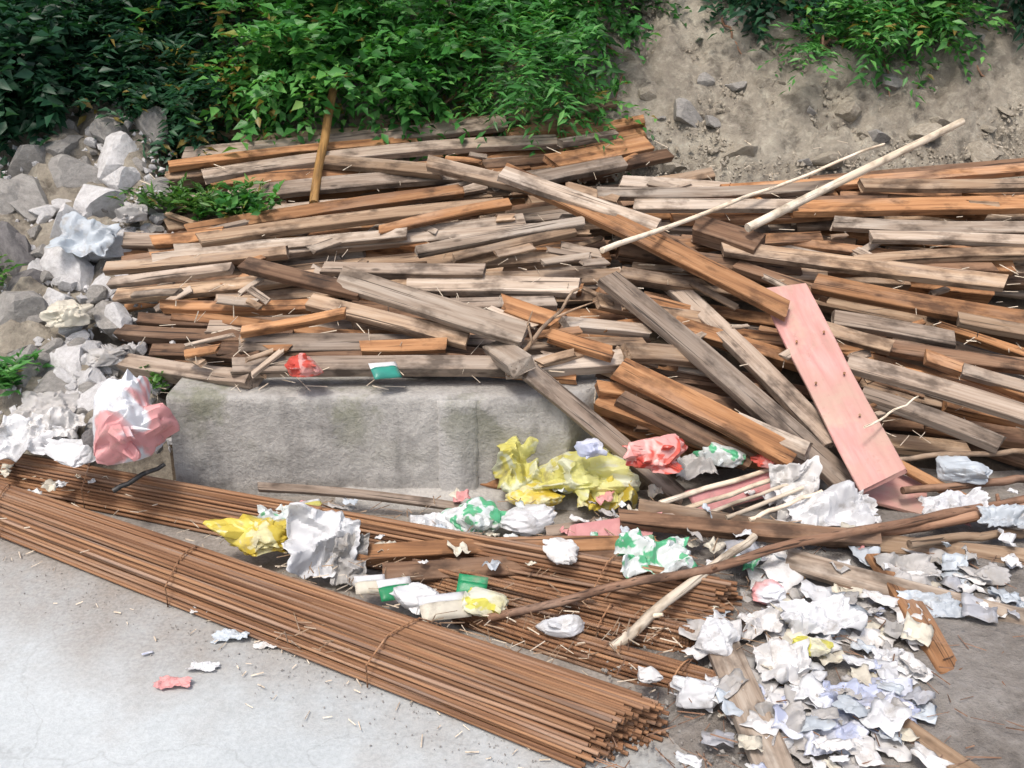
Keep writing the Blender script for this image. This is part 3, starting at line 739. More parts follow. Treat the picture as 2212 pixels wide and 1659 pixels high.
for i, (px, py, wp, hp, m, lb) in enumerate([
    (250, 215, 55, 45, 'plaster', 'pale block of rubble topmost on the left, against the dark leaves'),
    (240, 290, 60, 50, 'grey', 'brownish grey rock under the topmost pale block'),
    (340, 290, 50, 60, 'grey', 'grey rock between the pale block and the crest planks'),
    (130, 330, 80, 50, 'grey', 'grey boulder beneath the dark leaves at the far left'),
    (60, 440, 90, 60, 'grey', 'broad boulder at the left edge above the dark cleft'),
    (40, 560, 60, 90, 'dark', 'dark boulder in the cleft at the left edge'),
    (50, 690, 70, 70, 'grey', 'grey boulder low at the left edge'),
    (330, 420, 60, 50, 'plaster', 'whitish lump beside the ends of the crest planks'),
    (260, 395, 55, 45, 'plaster', 'lump of plaster above the bluish sacks'),
    (60, 800, 80, 60, 'grey', 'boulder beside the small green tuft at the left edge'),
    (200, 830, 70, 60, 'plaster', 'pale lump of rubble just above the pink and white sack'),
    (255, 700, 55, 50, 'plaster', 'pale rubble lump below the cream sack'),
    (1655, 178, 30, 24, 'pale', 'small white stone alone high on the slope'),
    (1830, 240, 45, 35, 'pale', 'buff stone set in the slope above the white poles'),
    (1780, 350, 50, 25, 'pale', 'flat pale stone in the slope between the white poles'),
    (1600, 330, 60, 35, 'pale', 'wide pale stone in the slope left of the white poles'),
    (1480, 250, 60, 35, 'grey', 'grey stone near the right edge of the bright bush'),
    (1400, 200, 45, 30, 'pale', 'buff stone beside the lowest leaves of the bright bush'),
    (2000, 290, 50, 25, 'pale', 'pale stone behind the tip of the thicker white pole'),
    (1700, 60, 60, 40, 'pale', 'buff outcrop near the top of the slope'),
    (1350, 150, 45, 25, 'pale', 'yellowish stone half under the bright bush'),
    (2120, 330, 60, 30, 'pale', 'pale stone over the rim of the heap at the right edge'),
    (1930, 180, 50, 30, 'grey', 'grey stone below the hanging leaves')]):
    p = S(px, py, .0); d = depth(p); s = (wp * d / F, wp * .8 * d / F, hp * d / F)
    rockat(p, s, m, lb, None, 31 + i * 7, 'rock' if m != 'plaster' else 'rubble_lump', 'rock' if m != 'plaster' else 'rubble')
BL = [('bluish', .0)]
rr = random.Random(9); yy_ = 250; k_ = 0
for (px, py, wp, hp, m, lb) in [
    (255, 345, 75, 62, 'plaster', 'second block of the pale rock face from the top, beside the crest planks'), (165, 385, 80, 60, 'grey', 'grey shoulder of the rock face under the dark leaves'),
    (230, 440, 85, 66, 'plaster', 'wide pale block of the rock face level with the weeds'), (330, 440, 60, 50, 'grey', 'grey block between the rock face and the weeds'),
    (150, 495, 80, 62, 'plaster', 'whitish block above the bluish torn sheet'), (250, 530, 85, 62, 'plaster', 'pale block right of the bluish torn sheet'),
    (150, 590, 85, 62, 'plaster', 'bulging whitish block below the bluish torn sheet'), (245, 620, 70, 52, 'plaster', 'pale block touching the lower plank ends'),
    (120, 660, 60, 52, 'plaster', 'pale ledge under the bulging whitish block'), (250, 700, 75, 55, 'grey', 'grey block right of the cream sack'),
    (155, 770, 80, 55, 'plaster', 'pale block under the cream sack'), (280, 790, 60, 50, 'grey', 'grey block close to the wall corner'),
    (120, 840, 75, 50, 'grey', 'grey block low in the rock face'), (210, 870, 80, 55, 'plaster', 'lowest pale block, behind the pink printed sack'),
    (70, 350, 80, 60, 'grey', 'grey crag at the left edge under the leaves'), (20, 440, 70, 60, 'grey', 'grey crag running off the left edge'),
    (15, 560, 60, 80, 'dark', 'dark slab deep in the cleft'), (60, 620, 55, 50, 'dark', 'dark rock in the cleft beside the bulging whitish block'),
    (20, 690, 70, 60, 'grey', 'grey rock at the left edge below the cleft'), (45, 780, 60, 50, 'grey', 'grey rock left of the pale block under the cream sack')]:
    p = S(px, py, -.01); d = depth(p); k_ += 1
    rockat(p, (wp * d / F, wp * .75 * d / F, hp * d / F), m, lb, None, 301 + k_ * 5, 'rock', 'rock')
rr = random.Random(5)
for i in range(170):
    px, py = rr.uniform(70, 350), rr.uniform(260, 970)
    p = S(px, py, .01); s = rr.uniform(.02, .07)
    rockat(p, (s, s * rr.uniform(.7, 1), s * rr.uniform(.5, .9)), rr.choice(['plaster', 'plaster', 'plaster', 'grey']), 'small lump in the pale rubble slide at the left end of the heap', 'lumps of the rubble slide', rr.randint(0, 999), 'rubble_lump', 'rubble')
for i in range(46):
    px, py = rr.uniform(1300, 2250), rr.uniform(20, 380)
    p = S(px, py, 0); s = rr.uniform(.02, .075)
    rockat(p, (s * 1.2, s, s * rr.uniform(.4, .8)), rr.choice(['pale', 'pale', 'grey']), 'small stone bedded in the bare earth slope', 'stones bedded in the slope', rr.randint(0, 999))
def pebbles(n, region, name, label, mat, sr=(.003, .011), hfun=None):
    v = []; f = []; rr = random.Random(n)
    oct_ = [Vector((1, 0, 0)), Vector((-1, 0, 0)), Vector((0, 1, 0)), Vector((0, -1, 0)), Vector((0, 0, 1)), Vector((0, 0, -1))]
    fc = [(0, 2, 4), (2, 1, 4), (1, 3, 4), (3, 0, 4), (2, 0, 5), (1, 2, 5), (3, 1, 5), (0, 3, 5)]
    for i in range(n):
        p = region(rr); s = rr.uniform(*sr); E = Euler((rr.uniform(0, 6), rr.uniform(0, 6), rr.uniform(0, 6))).to_matrix(); b = len(v)
        sc_ = Vector((rr.uniform(.7, 1.5), rr.uniform(.6, 1.1), rr.uniform(.4, .9))) * s
        for q in oct_: v.append(p + E @ Vector((q.x * sc_.x, q.y * sc_.y, q.z * sc_.z)))
        f += [(a + b, c + b, d + b) for a, c, d in fc]
    return tag(link(name, mesh(name, v, f), mat), label, None, None, 'stuff')
pebbles(3200, lambda r: S(r.uniform(1250, 2260), r.uniform(5, 400), 0), 'gravel', 'loose gravel over the bare slope', RK['pale'], (.004, .016))
pebbles(800, lambda r: S(r.uniform(0, 380), r.uniform(250, 980), 0), 'rubble_crumbs', 'fine pale crumbs in the rubble slide', RK['plaster'], (.005, .018))
def edge(r):
    t = r.random(); x = -200 + t * 1500; y = 1110 + t * 545 + abs(r.gauss(0, 55)) - 5
    return G(x, y)
pebbles(520, edge, 'grit', 'grit along the edge of the road', RK['grey'], (.001, .0035))
pebbles(1400, lambda r: (lambda p: Vector((p.x, p.y, .01 + .03 * r.random())))(G(r.uniform(1300, 2212), r.uniform(1180, 1680))), 'grit', 'grit and crumbs among the papers', RK['grey'], (.002, .008))

# wood chips and straw: thousands of slivers nobody could count
def slivers(n, region, name, label, mat, lr=(.02, .07), wr=(.0015, .004)):
    v = []; f = []; rr = random.Random(n + 1)
    for i in range(n):
        p, sl_ = region(rr); L = rr.uniform(*lr) / 2; w_ = rr.uniform(*wr) / 2; a = rr.uniform(0, 6.3)
        d = Vector((math.cos(a), math.sin(a), rr.uniform(-.2, .2) + sl_ * math.sin(a))).normalized(); u = d.cross(Vector((0, 0, 1))).normalized() * w_; t = Vector((0, 0, w_ * .8)); b = len(v)
        v += [p - d * L - u, p - d * L + u, p - d * L + t * 2, p + d * L - u, p + d * L + u, p + d * L + t * 2]
        f += [(b, b + 1, b + 4, b + 3), (b + 1, b + 2, b + 5, b + 4), (b + 2, b, b + 3, b + 5), (b, b + 2, b + 1), (b + 3, b + 4, b + 5)]
    tag(link(name, mesh(name, v, f), mat), label, None, None, 'stuff')
slivers(520, lambda r: (S(r.uniform(300, 2250), r.uniform(300, 960), r.uniform(.02, .13)), .35), 'wood_chips', 'splinters and chips all over the timber heap', W['cream'], (.02, .09))
slivers(200, lambda r: (G(r.uniform(0, 1500), 0, 0) if False else (lambda t: G(-100 + t * 1600, 1060 + t * 400 + r.uniform(-90, 60), .07))(r.random()), 0), 'straw', 'straw and splinters lying on the rusty rods', W['cream'], (.015, .06))
slivers(500, lambda r: (G(r.uniform(600, 1750), r.uniform(1080, 1420), r.uniform(.03, .10)), 0), 'straw', 'straw and splinters among the litter by the wall', W['tan'], (.02, .08))
slivers(350, lambda r: (G(r.uniform(1300, 2212), r.uniform(1180, 1659), r.uniform(.02, .08)), 0), 'straw', 'twigs and splinters among the papers', W['bark'], (.02, .09))
slivers(60, lambda r: ((lambda t: G(-50 + t * 1300, 1140 + t * 500 + abs(r.gauss(0, 70)), .004))(r.random()), 0), 'straw', 'stray straw on the road edge', W['cream'], (.01, .04))

# ------------------------------------------------------------------ litter
def ridged(p, s):
    return 1 - abs(fbm(p.x * s, p.y * s, p.z * s, 4)) * 3
def tri(x): x = x % 2.0; return 1 - abs(x - 1) * 2          # triangle wave, -1..1
def folds(rr, k, f0, f1):
    return [(Vector((rr.gauss(0, 1), rr.gauss(0, 1), rr.gauss(0, 1))).normalized(), rr.uniform(f0, f1), rr.uniform(0, 2)) for _ in range(k)]
def bag(px, py, wpx, hpx, mat, label, z=.03, seed=1, cat='plastic bag', name='plastic_bag', group=None, onpile=False, flat=.75, off=.03, yy=None, crisp=1.0, ears=2):
    """a slumped film bag: closed skin with flat facets between sharp creases, gathered ears, resting on what is under it"""
    c = Y(px, py, yy) if yy else S(px, py, off) if onpile else G(px, py, z); d = depth(c); w_ = wpx * d / F / 2; h_ = hpx * d / F / 2
    bm = bmesh.new(); bmesh.ops.create_icosphere(bm, subdivisions=5 if wpx > 80 else 4, radius=1); rr = random.Random(seed)
    pk = [(Vector((rr.gauss(0, 1), rr.gauss(0, .6), rr.uniform(.0, 1.0))).normalized(), rr.uniform(.15, .4)) for _ in range(ears)]
    fa = folds(rr, 5, 1.0, 2.0); fb = folds(rr, 6, 2.6, 4.6); fc = folds(rr, 5, 5.5, 9)
    cuts = [(Vector((rr.gauss(0, 1), rr.gauss(0, 1), rr.gauss(0, .8))).normalized(), rr.uniform(.5, .8)) for _ in range(7)]
    for v in bm.verts:
        p = v.co.copy(); q = p + Vector((fbm(p.x * 1.5 + seed, p.y * 1.5, p.z * 1.5, 2), fbm(p.x * 1.5, p.y * 1.5 + seed, p.z * 1.5, 2), 0)) * .45
        r = .92 + sum(tri(q.dot(n_) * f + o) for n_, f, o in fa) * .055 * crisp + sum(tri(q.dot(n_) * f + o) for n_, f, o in fb) * .032 * crisp + sum(tri(q.dot(n_) * f + o) for n_, f, o in fc) * .014 * crisp
        for n_, k in pk:
            t = max(0, p.dot(n_) - .80) / .20
            r += k * t ** 1.7 * (1 + .35 * tri((p - n_ * p.dot(n_)).x * 9))
        p = p * r
        for n_, k_ in cuts:
            e = p.dot(n_) - k_
            if 0 < e < .45: p -= n_ * e * .7
        if p.z < -.45: p.z = -.45 + (p.z + .45) * .15
        v.co = Vector((p.x * w_, p.y * max(w_ * flat, h_), p.z * h_ * 1.1))
    me = bpy.data.meshes.new(name); bm.to_mesh(me); bm.free(); me.shade_smooth(); me.set_sharp_from_angle(angle=math.radians(28))
    o = link(name, me, P[mat]); o.location = c + Vector((0, 0, h_ * .25)); o.rotation_euler = (0, 0, rr.uniform(-.25, .25))
    return tag(o, label, cat, group)
def sheet(px, py, wpx, hpx, mat, label, z=.04, seed=1, cat='plastic sheet', name='plastic_sheet', group=None, onpile=False, rot=0, amp=.18, res=34, off=.05, tilt=.4, yy=None):
    """crumpled sheet of film or paper: flat facets between creases, torn outline, about a millimetre thick"""
    c = Y(px, py, yy) if yy else S(px, py, off) if onpile else G(px, py, z); d = depth(c); w_ = wpx * d / F; h_ = hpx * d / F * 1.25
    rr = random.Random(seed); v = []; f = []; n = res; k = min(w_, h_)
    fa = folds(rr, 4, 1.2, 2.4); fb = folds(rr, 5, 2.8, 5.0); fc = folds(rr, 4, 6, 10)
    for j in range(n):
        for i in range(n):
            u, t = i / (n - 1) - .5, j / (n - 1) - .5
            ang = math.atan2(t, u); ex = 1 + .3 * nz(Vector((math.cos(ang) * 1.8, math.sin(ang) * 1.8, seed * 1.7))) + .10 * nz(Vector((math.cos(ang) * 7, math.sin(ang) * 7, seed)))
            x, y = u * w_ * ex, t * h_ * ex
            q = Vector((u * 1.6 * w_ / k, t * 1.6 * h_ / k, 0)); q = q + Vector((nz(q * 2 + Vector((seed, 0, 0))), nz(q * 2 + Vector((0, seed, 5))), 0)) * .35
            z_ = amp * k * (sum(tri(q.dot(n_) * f_ + o) for n_, f_, o in fa) * .20 + sum(tri(q.dot(n_) * f_ + o) for n_, f_, o in fb) * .085 + sum(tri(q.dot(n_) * f_ + o) for n_, f_, o in fc) * .03)
            z_ += amp * k * .9 * nz(Vector((u * 2 + seed, t * 2, 3)))
            v.append((x + z_ * .15, y, z_))
    for j in range(n - 1):
        for i in range(n - 1): a = j * n + i; f.append((a, a + 1, a + n + 1, a + n))
    me = mesh(name, v, f, True); me.set_sharp_from_angle(angle=math.radians(24))
    o = link(name, me, P[mat]); o.location = c + Vector((0, 0, amp * k * .35)); o.rotation_euler = (tilt, rr.uniform(-.15, .15), rot)
    m = o.modifiers.new('thickness', 'SOLIDIFY'); m.thickness = .0009
    return tag(o, label, cat, group)

# on and by the wall
bag(658, 800, 92, 58, 'red', 'crumpled red plastic scrap on top of the wall', yy=3.17, seed=2)
# green and white packet on the wall
def packet(c, sx, sy, sz, rz, m1, m2, label, tilt=.35, seed=0, group=None):
    root = empty('packet', c, (tilt, .1, rz)); tag(root, label, 'packet', group); rr = random.Random(seed)
    for nm, y0, y1, m_ in (('printed_side', -.5, .12, m1), ('white_side', .125, .5, m2)):
        v = []; f = []; nx_, ny_ = 9, 6
        for s_ in (1, -1):
            for j in range(ny_):
                for i in range(nx_):
                    u, t = i / (nx_ - 1) - .5, y0 + (y1 - y0) * j / (ny_ - 1)
                    e = (1 - (2 * abs(u)) ** 3) * (1 - (2 * abs(t)) ** 3)
                    v.append((u * sx, t * sy, s_ * sz * .5 * (max(0, e) ** .6 * (1 + .5 * fbm(u * 5, t * 5, seed + s_, 2)) + .06)))
        k = nx_ * ny_
        for j in range(ny_ - 1):
            for i in range(nx_ - 1):
                a = j * nx_ + i; f.append((a, a + 1, a + nx_ + 1, a + nx_)); f.append((k + a, k + a + nx_, k + a + nx_ + 1, k + a + 1))
        ring = [i for i in range(nx_)] + [j * nx_ + nx_ - 1 for j in range(1, ny_)] + [(ny_ - 1) * nx_ + i for i in range(nx_ - 2, -1, -1)] + [j * nx_ for j in range(ny_ - 2, 0, -1)]
        for a, b in zip(ring, ring[1:] + ring[:1]): f.append((b, a, a + k, b + k))
        link(nm, mesh(nm, v, f, True), m_, root)
    return root
packet(Y(832, 800, 3.2), .10, .075, .022, .5, P['teal'], P['white'], 'green and white packet lying on top of the wall', .5, 1)
# left: sacks and sheets over the rubble
sheet(185, 520, 120, 80, 'bluewhite', 'bluish white torn sheet caught on the pale rock face', onpile=True, seed=3, amp=.22, off=.13, tilt=.6)
bag(285, 470, 80, 45, 'dirty', 'grey white sack beside the plank ends on the rock face', onpile=True, seed=5, cat='sack', name='sack', off=.07, crisp=1.4)
bag(150, 690, 110, 65, 'cream', 'cream coloured sack on a ledge of the rock face', onpile=True, seed=6, cat='sack', name='sack', off=.08, crisp=1.3)
bag(225, 775, 110, 50, 'dirty', 'dirty white sack below the cream one', onpile=True, seed=8, cat='sack', name='sack', off=.06, crisp=1.4)
sheet(95, 890, 130, 70, 'dirty', 'grey sheet at the foot of the rock face', onpile=True, seed=9, amp=.3, off=.05, tilt=.6)
bag(272, 955, 200, 200, 'pinkwhite', 'big white sack printed in faded pink standing at the corner of the wall', yy=2.95, seed=117, cat='sack', name='sack', flat=.4, crisp=1.3, ears=1)
sheet(60, 955, 130, 75, 'white', 'bright white sheet scrap on the far rods at the left edge', onpile=True, seed=14, amp=.35, tilt=.6, off=.06)
sheet(125, 930, 120, 60, 'paper', 'whitish paper beside the bright white scrap', onpile=True, seed=15, amp=.4, cat='paper', name='paper', tilt=.6, off=.07)
bag(160, 985, 140, 45, 'white', 'small torn white bag in front of the brown clod', yy=3.0, seed=16, crisp=1.5)
rockat(Y(200, 945, 3.03), (.065, .04, .035), 'dark', 'brown clod lying between the white scraps and the pink printed sack', None, 77, 'clod', 'clod')
pole([Y(245, 1062, 2.88), Y(355, 1002, 2.96)], .009, .007, P['black'], 'short black rubber strip at the foot of the pink printed sack', 'rubber_strip', 'strip', n=8)

# centre litter
sheet(1150, 1020, 165, 110, 'paleyellow', 'pale yellow crumpled film left of the larger yellow bag', z=.10, seed=21, amp=.5, tilt=.8)
bag(1255, 1040, 210, 100, 'paleyellow', 'large yellow plastic bag at the foot of the grey leaning plank', z=.09, seed=22, crisp=1.9)
sheet(1310, 1070, 120, 80, 'yellow', 'yellow film lying against the grey leaning plank', z=.07, seed=20, amp=.5, tilt=.6)
bag(1150, 1080, 130, 45, 'yellow', 'deep yellow plastic bag under the pale yellow ones', z=.05, seed=23)
bag(1415, 992, 140, 85, 'red', 'bright red plastic bag right of the grey leaning plank', yy=2.98, seed=24, crisp=1.6)
bag(1275, 978, 70, 45, 'lilac', 'small lilac scrap behind the large yellow bag', yy=3.02, seed=25)
bag(1030, 1130, 150, 75, 'greenwhite', 'white plastic bag with green print left of the squared timber', z=.05, seed=26)
sheet(960, 1150, 150, 70, 'white', 'white film crumpled left of the green printed bag', z=.05, seed=27, amp=.4)
bag(1140, 1135, 130, 55, 'white', 'plain white bag below the deep yellow one', z=.05, seed=28)
bag(565, 1170, 165, 75, 'yellow', 'bright yellow plastic bag wedged between the two long rod bundles', z=.09, seed=29, crisp=1.9)
sheet(600, 1120, 90, 50, 'greenwhite', 'white and green wrapper on top of the bright yellow bag', z=.10, seed=30, amp=.3)
sheet(700, 1195, 150, 110, 'white', 'upright crumpled white film beside the bright yellow bag', z=.10, seed=31, amp=.5, tilt=.9)
sheet(755, 1215, 70, 90, 'dirty', 'greyish film hanging over the rods beside the white one', z=.08, seed=32, amp=.4, tilt=1.0)
packet(G(672, 1088, .10), .07, .035, .008, .6, P['paleyellow'], P['white'], 'small yellow and white wrapper on the second rod bundle', .3, 3)
packet(G(855, 1272, .08), .10, .07, .015, .4, P['green'], P['white'], 'green and white printed packet, second in the row by the squared timbers', .5, 4)
packet(G(800, 1262, .08), .09, .06, .015, .3, P['cream'], P['white'], 'cream packet leftmost in the row by the squared timbers', .5, 5)
packet(G(1020, 1265, .10), .085, .06, .012, -.1, P['green'], P['green'], 'plain dark green packet above the yellow printed packet', .7, 6)
bag(900, 1300, 110, 60, 'white', 'pale film bag between the green and the yellow printed packets', z=.07, seed=34)
packet(G(960, 1310, .09), .14, .08, .025, .35, P['cream'], P['white'], 'cream and white packet in the row by the squared timbers', .5, 7)
bag(1045, 1310, 110, 65, 'yellowgreen', 'yellow printed plastic packet rightmost in the row before the brown pole', z=.07, seed=35)
bag(1210, 1200, 90, 50, 'paper', 'whitish crumpled paper over the two squared timbers', z=.14, seed=36, cat='paper', name='crumpled_paper')
sheet(1410, 1210, 160, 80, 'greenwhite', 'crumpled white film with a green tint above the crooked brown pole', z=.14, seed=37, amp=.4)
bag(1215, 1362, 105, 45, 'white', 'pure white crumpled bag lying between the brown pole and the cream pole', z=.07, seed=38)
bag(1560, 990, 110, 60, 'greenwhite', 'small white and green litter bag behind the pale fan of sticks', onpile=True, off=.05, seed=39)
sheet(1500, 1010, 80, 50, 'dirty', 'dirty scrap right of the bright red bag', onpile=True, off=.06, seed=40, amp=.4)
bag(1655, 1000, 60, 35, 'red', 'little red scrap at the far end of the pale sticks', onpile=True, off=.06, seed=41)
sheet(1720, 1085, 90, 110, 'paper', 'upright whitish paper at the end of the fan of sticks', z=.10, seed=42, amp=.4, tilt=1.0, cat='paper', name='paper')
sheet(1800, 1110, 180, 80, 'white', 'white film spread below the torn pink piece', z=.10, seed=43, amp=.4)
bag(2070, 1025, 120, 60, 'bluewhite', 'bluish white bag under the shorter grey plank on the right', onpile=True, off=.06, seed=44, crisp=1.4)
sheet(2060, 1095, 130, 50, 'white', 'bright white film between the brown poles on the right', z=.12, seed=45, amp=.35)
sheet(2170, 1125, 100, 50, 'bluewhite', 'pale blue film at the right edge between the poles', z=.12, seed=46, amp=.35)
bag(1400, 1460, 75, 28, 'paper', 'flat whitish scrap on the end of the road bundle', z=.09, seed=47, cat='paper', name='paper')
bag(1505, 1510, 125, 75, 'white', 'white bag at the cut end of the road bundle', z=.05, seed=48)
bag(1545, 1395, 95, 95, 'white', 'tall white bag standing left of the heap of papers', z=.08, seed=49)
bag(1660, 1285, 88, 52.5, 'pinkwhite', 'greyish pink sack behind the tall white bag', z=.07, seed=50, cat='sack', name='sack')
sheet(1870, 1520, 208, 90, 'lilac', 'large pale lilac plastic sheet at the front of the papers', z=.06, seed=51, amp=.28, res=40, tilt=.2)
sheet(1800, 1600, 136, 67.5, 'lilac', 'smaller lilac sheet in front of the large one', z=.05, seed=52, amp=.3, tilt=.2)
sheet(1770, 1340, 152, 67.5, 'white', 'bright white sheet in the middle of the papers', z=.10, seed=53, amp=.35)
sheet(1690, 1440, 120, 75, 'paper', 'whitish paper right of the tall white bag', z=.09, seed=54, amp=.35, cat='paper', name='paper')
bag(1745, 1400, 88, 37.5, 'yellowgreen', 'cream and yellow wrapper in the middle of the papers', z=.10, seed=55)
sheet(1960, 1240, 120, 60, 'dirty', 'pinkish grey paper under the very long tan plank', z=.08, seed=56, amp=.35, cat='paper', name='paper')
sheet(2010, 1310, 120, 52.5, 'bluewhite', 'light blue sheet right of the reddish plank', z=.07, seed=57, amp=.3)
bag(2140, 1250, 88, 37.5, 'dirty', 'crumpled grey paper near the right edge above the half buried plank', z=.06, seed=58, cat='paper', name='crumpled_paper')
sheet(2180, 1310, 88, 30, 'paper', 'whitish sheet at the right edge below the half buried plank', z=.04, seed=59, amp=.2, cat='paper', name='paper')
sheet(1920, 1420, 72, 30, 'white', 'thin white strip beside the reddish plank', z=.07, seed=60, amp=.3)
sheet(2185, 1570, 72, 37.5, 'white', 'white paper on the ground at the lower right corner', z=.02, seed=61, amp=.2, cat='paper', name='paper')
sheet(2160, 1450, 64, 16.5, 'paper', 'narrow white scrap on the bare ground at the right', z=.015, seed=62, amp=.2, cat='paper', name='paper')
sheet(1690, 1580, 96, 82.5, 'dirty', 'dirty white paper at the bottom beside the whitened plank', z=.06, seed=63, amp=.35, cat='paper', name='paper')
sheet(1640, 1350, 80, 45, 'paper', 'white torn paper above the tall white bag', z=.08, seed=64, amp=.4, cat='paper', name='paper')
rockat(G(1850, 1360, .08), (.03, .025, .02), 'dark', 'dark clod among the papers beside the reddish plank', None, 5, 'clod', 'clod')
# on the road
sheet(450, 1322, 70, 26, 'paper', 'greyish white scrap on the road below the first tie of the rods', z=.006, seed=70, amp=.35, tilt=.05, cat='paper', name='paper')
sheet(500, 1375, 80, 28, 'bluewhite', 'faint blue scrap on the road, next to the greyish white one', z=.006, seed=71, amp=.35, tilt=.05)
sheet(590, 1390, 75, 22, 'paper', 'flat paper scrap on the road touching the rods', z=.006, seed=72, amp=.3, tilt=.05, cat='paper', name='paper')
sheet(375, 1475, 75, 26, 'pink', 'small pink scrap on the open road', z=.006, seed=73, amp=.3, tilt=.05)
sheet(440, 1440, 60, 20, 'white', 'small white scrap just above the pink one on the road', z=.006, seed=74, amp=.3, tilt=.05)
packet(G(318, 1410, .006), .03, .009, .003, .6, P['lilac'], P['white'], 'tiny bluish wrapper on the open road', .05, 9)
sheet(462, 1230, 45, 16, 'white', 'slim white scrap lying on the road bundle', z=.075, seed=75, amp=.25, tilt=.1)
sheet(805, 1370, 60, 20, 'dirty', 'dull grey scrap lying on the road bundle', z=.08, seed=76, amp=.25, tilt=.1)
# small torn papers
rr = random.Random(11)
for i in range(230):
    t = rr.random()
    px = rr.gauss(1780, 170); py = rr.gauss(1430, 140)
    if not (1480 < px < 2240 and 1190 < py < 1670) or (px > 2010 and py > 1340): continue
    s = rr.uniform(22, 92)
    sheet(px, py, s, s * rr.uniform(.35, .8), rr.choice(['paper', 'white', 'dirty', 'paper', 'dirty', 'bluewhite', 'cream', 'grey', 'white', 'paper', 'lilac']), 'small torn scrap in the heap of papers at the near right', z=rr.uniform(.035, .085), seed=200 + i, amp=.24, res=8, rot=rr.uniform(0, 3), tilt=rr.uniform(-.15, .35), cat='scrap', name='paper_scrap', group='scraps of the paper heap')
for i in range(60):
    px = rr.uniform(1830, 2240); py = rr.uniform(1195, 1330); s = rr.uniform(25, 75)
    sheet(px, py, s, s * rr.uniform(.4, .8), rr.choice(['dirty', 'grey', 'dirty', 'paper', 'cream', 'bluewhite']), 'small torn scrap', z=rr.uniform(.03, .08), seed=700 + i, amp=.25, res=8, rot=rr.uniform(0, 3), tilt=rr.uniform(-.15, .35), cat='scrap', name='paper_scrap', group='scraps of the paper heap')
for i in range(90):
    px = rr.uniform(600, 2200); py = rr.uniform(1060, 1230) if px > 900 else rr.uniform(1080, 1200)
    s = rr.uniform(16, 50)
    sheet(px, py, s, s * .6, rr.choice(['paper', 'white', 'dirty', 'pink', 'greenwhite', 'cream', 'white', 'bluewhite']), 'small litter scrap between the wall foot and the timbers', z=rr.uniform(.05, .12), seed=400 + i, amp=.35, res=7, rot=rr.uniform(0, 3), tilt=rr.uniform(-.3, .7), cat='scrap', name='litter_scrap', group='litter scraps by the timbers')
for i in range(22):
    px = rr.uniform(0, 260); py = rr.uniform(940, 1080); s = rr.uniform(14, 40)
    sheet(px, py, s, s * .6, rr.choice(['paper', 'white', 'cream', 'dirty']), 'small pale scrap strewn over the rods at the far left', z=.10, seed=500 + i, amp=.35, res=7, rot=rr.uniform(0, 3), tilt=.2, cat='scrap', name='litter_scrap', group='scraps over the rods at the left')

# ------------------------------------------------------------------ plants
def leaves_mesh(name, sprigs, leaf, seed):
    """sprigs: list of (origin, direction, length, n). Leaves in pairs along a drooping stem; folded 4-triangle leaves"""
    g = np.random.default_rng(seed); V = []; Q = []; TI = []
    base = 0; shape = (.19, .13, .27, .16, .23)[seed % 5]
    for (o, d, L, n, tint) in sprigs:
        o = np.array(o); d = np.array(d); t = np.linspace(.1, 1, n)
        dr = np.array([0, 0, -1.0]); pos = o + np.outer(t * L, d) + np.outer(t * t * L * .35, dr)
        side = np.cross(d, [0, 0, 1]); ln = np.linalg.norm(side); side = side / ln if ln > .05 else np.array([1, 0, 0.])
        sg = np.where(np.arange(n) % 2 == 0, 1, -1)[:, None]
        ax = side * sg * .9 + d * .7 + g.normal(0, .28, (n, 3)) + np.array([0, 0, -.15]); ax /= np.linalg.norm(ax, axis=1)[:, None]
        up = np.array([0, -.25, 1.0]) + g.normal(0, .45, (n, 3)); w_ = np.cross(ax, up); w_ /= np.linalg.norm(w_, axis=1)[:, None]
        nn = np.cross(w_, ax); s = leaf * g.uniform(.45, 1.5, (n, 1)); wd = s * shape
        fold = nn * wd * .5
        p0 = pos; p3 = pos + ax * s - nn * s * .12; m = pos + ax * s * .42
        a = m + w_ * wd + fold; b = m - w_ * wd + fold
        V.append(np.stack([p0, a, p3, b, m], 1).reshape(-1, 3))
        k = base + np.arange(n)[:, None] * 5
        Q.append(np.concatenate([k + [0, 1, 4], k + [1, 2, 4], k + [2, 3, 4], k + [3, 0, 4]], 1).reshape(-1, 3))
        TI.append(np.repeat(np.clip(tint + g.normal(0, .22, n), 0, 1), 5)); base += 5 * n
    V = np.concatenate(V); Q = np.concatenate(Q); TI = np.concatenate(TI)
    me = bpy.data.meshes.new(name); me.vertices.add(len(V)); me.vertices.foreach_set('co', V.ravel())
    me.loops.add(Q.size); me.loops.foreach_set('vertex_index', Q.ravel().astype(np.int32)); me.polygons.add(len(Q))
    me.polygons.foreach_set('loop_start', np.arange(0, Q.size, 3, dtype=np.int32)); me.polygons.foreach_set('loop_total', np.full(len(Q), 3, dtype=np.int32))
    me.update(); at = me.attributes.new('tint', 'FLOAT', 'POINT'); at.data.foreach_set('value', TI.astype(np.float32))
    return me
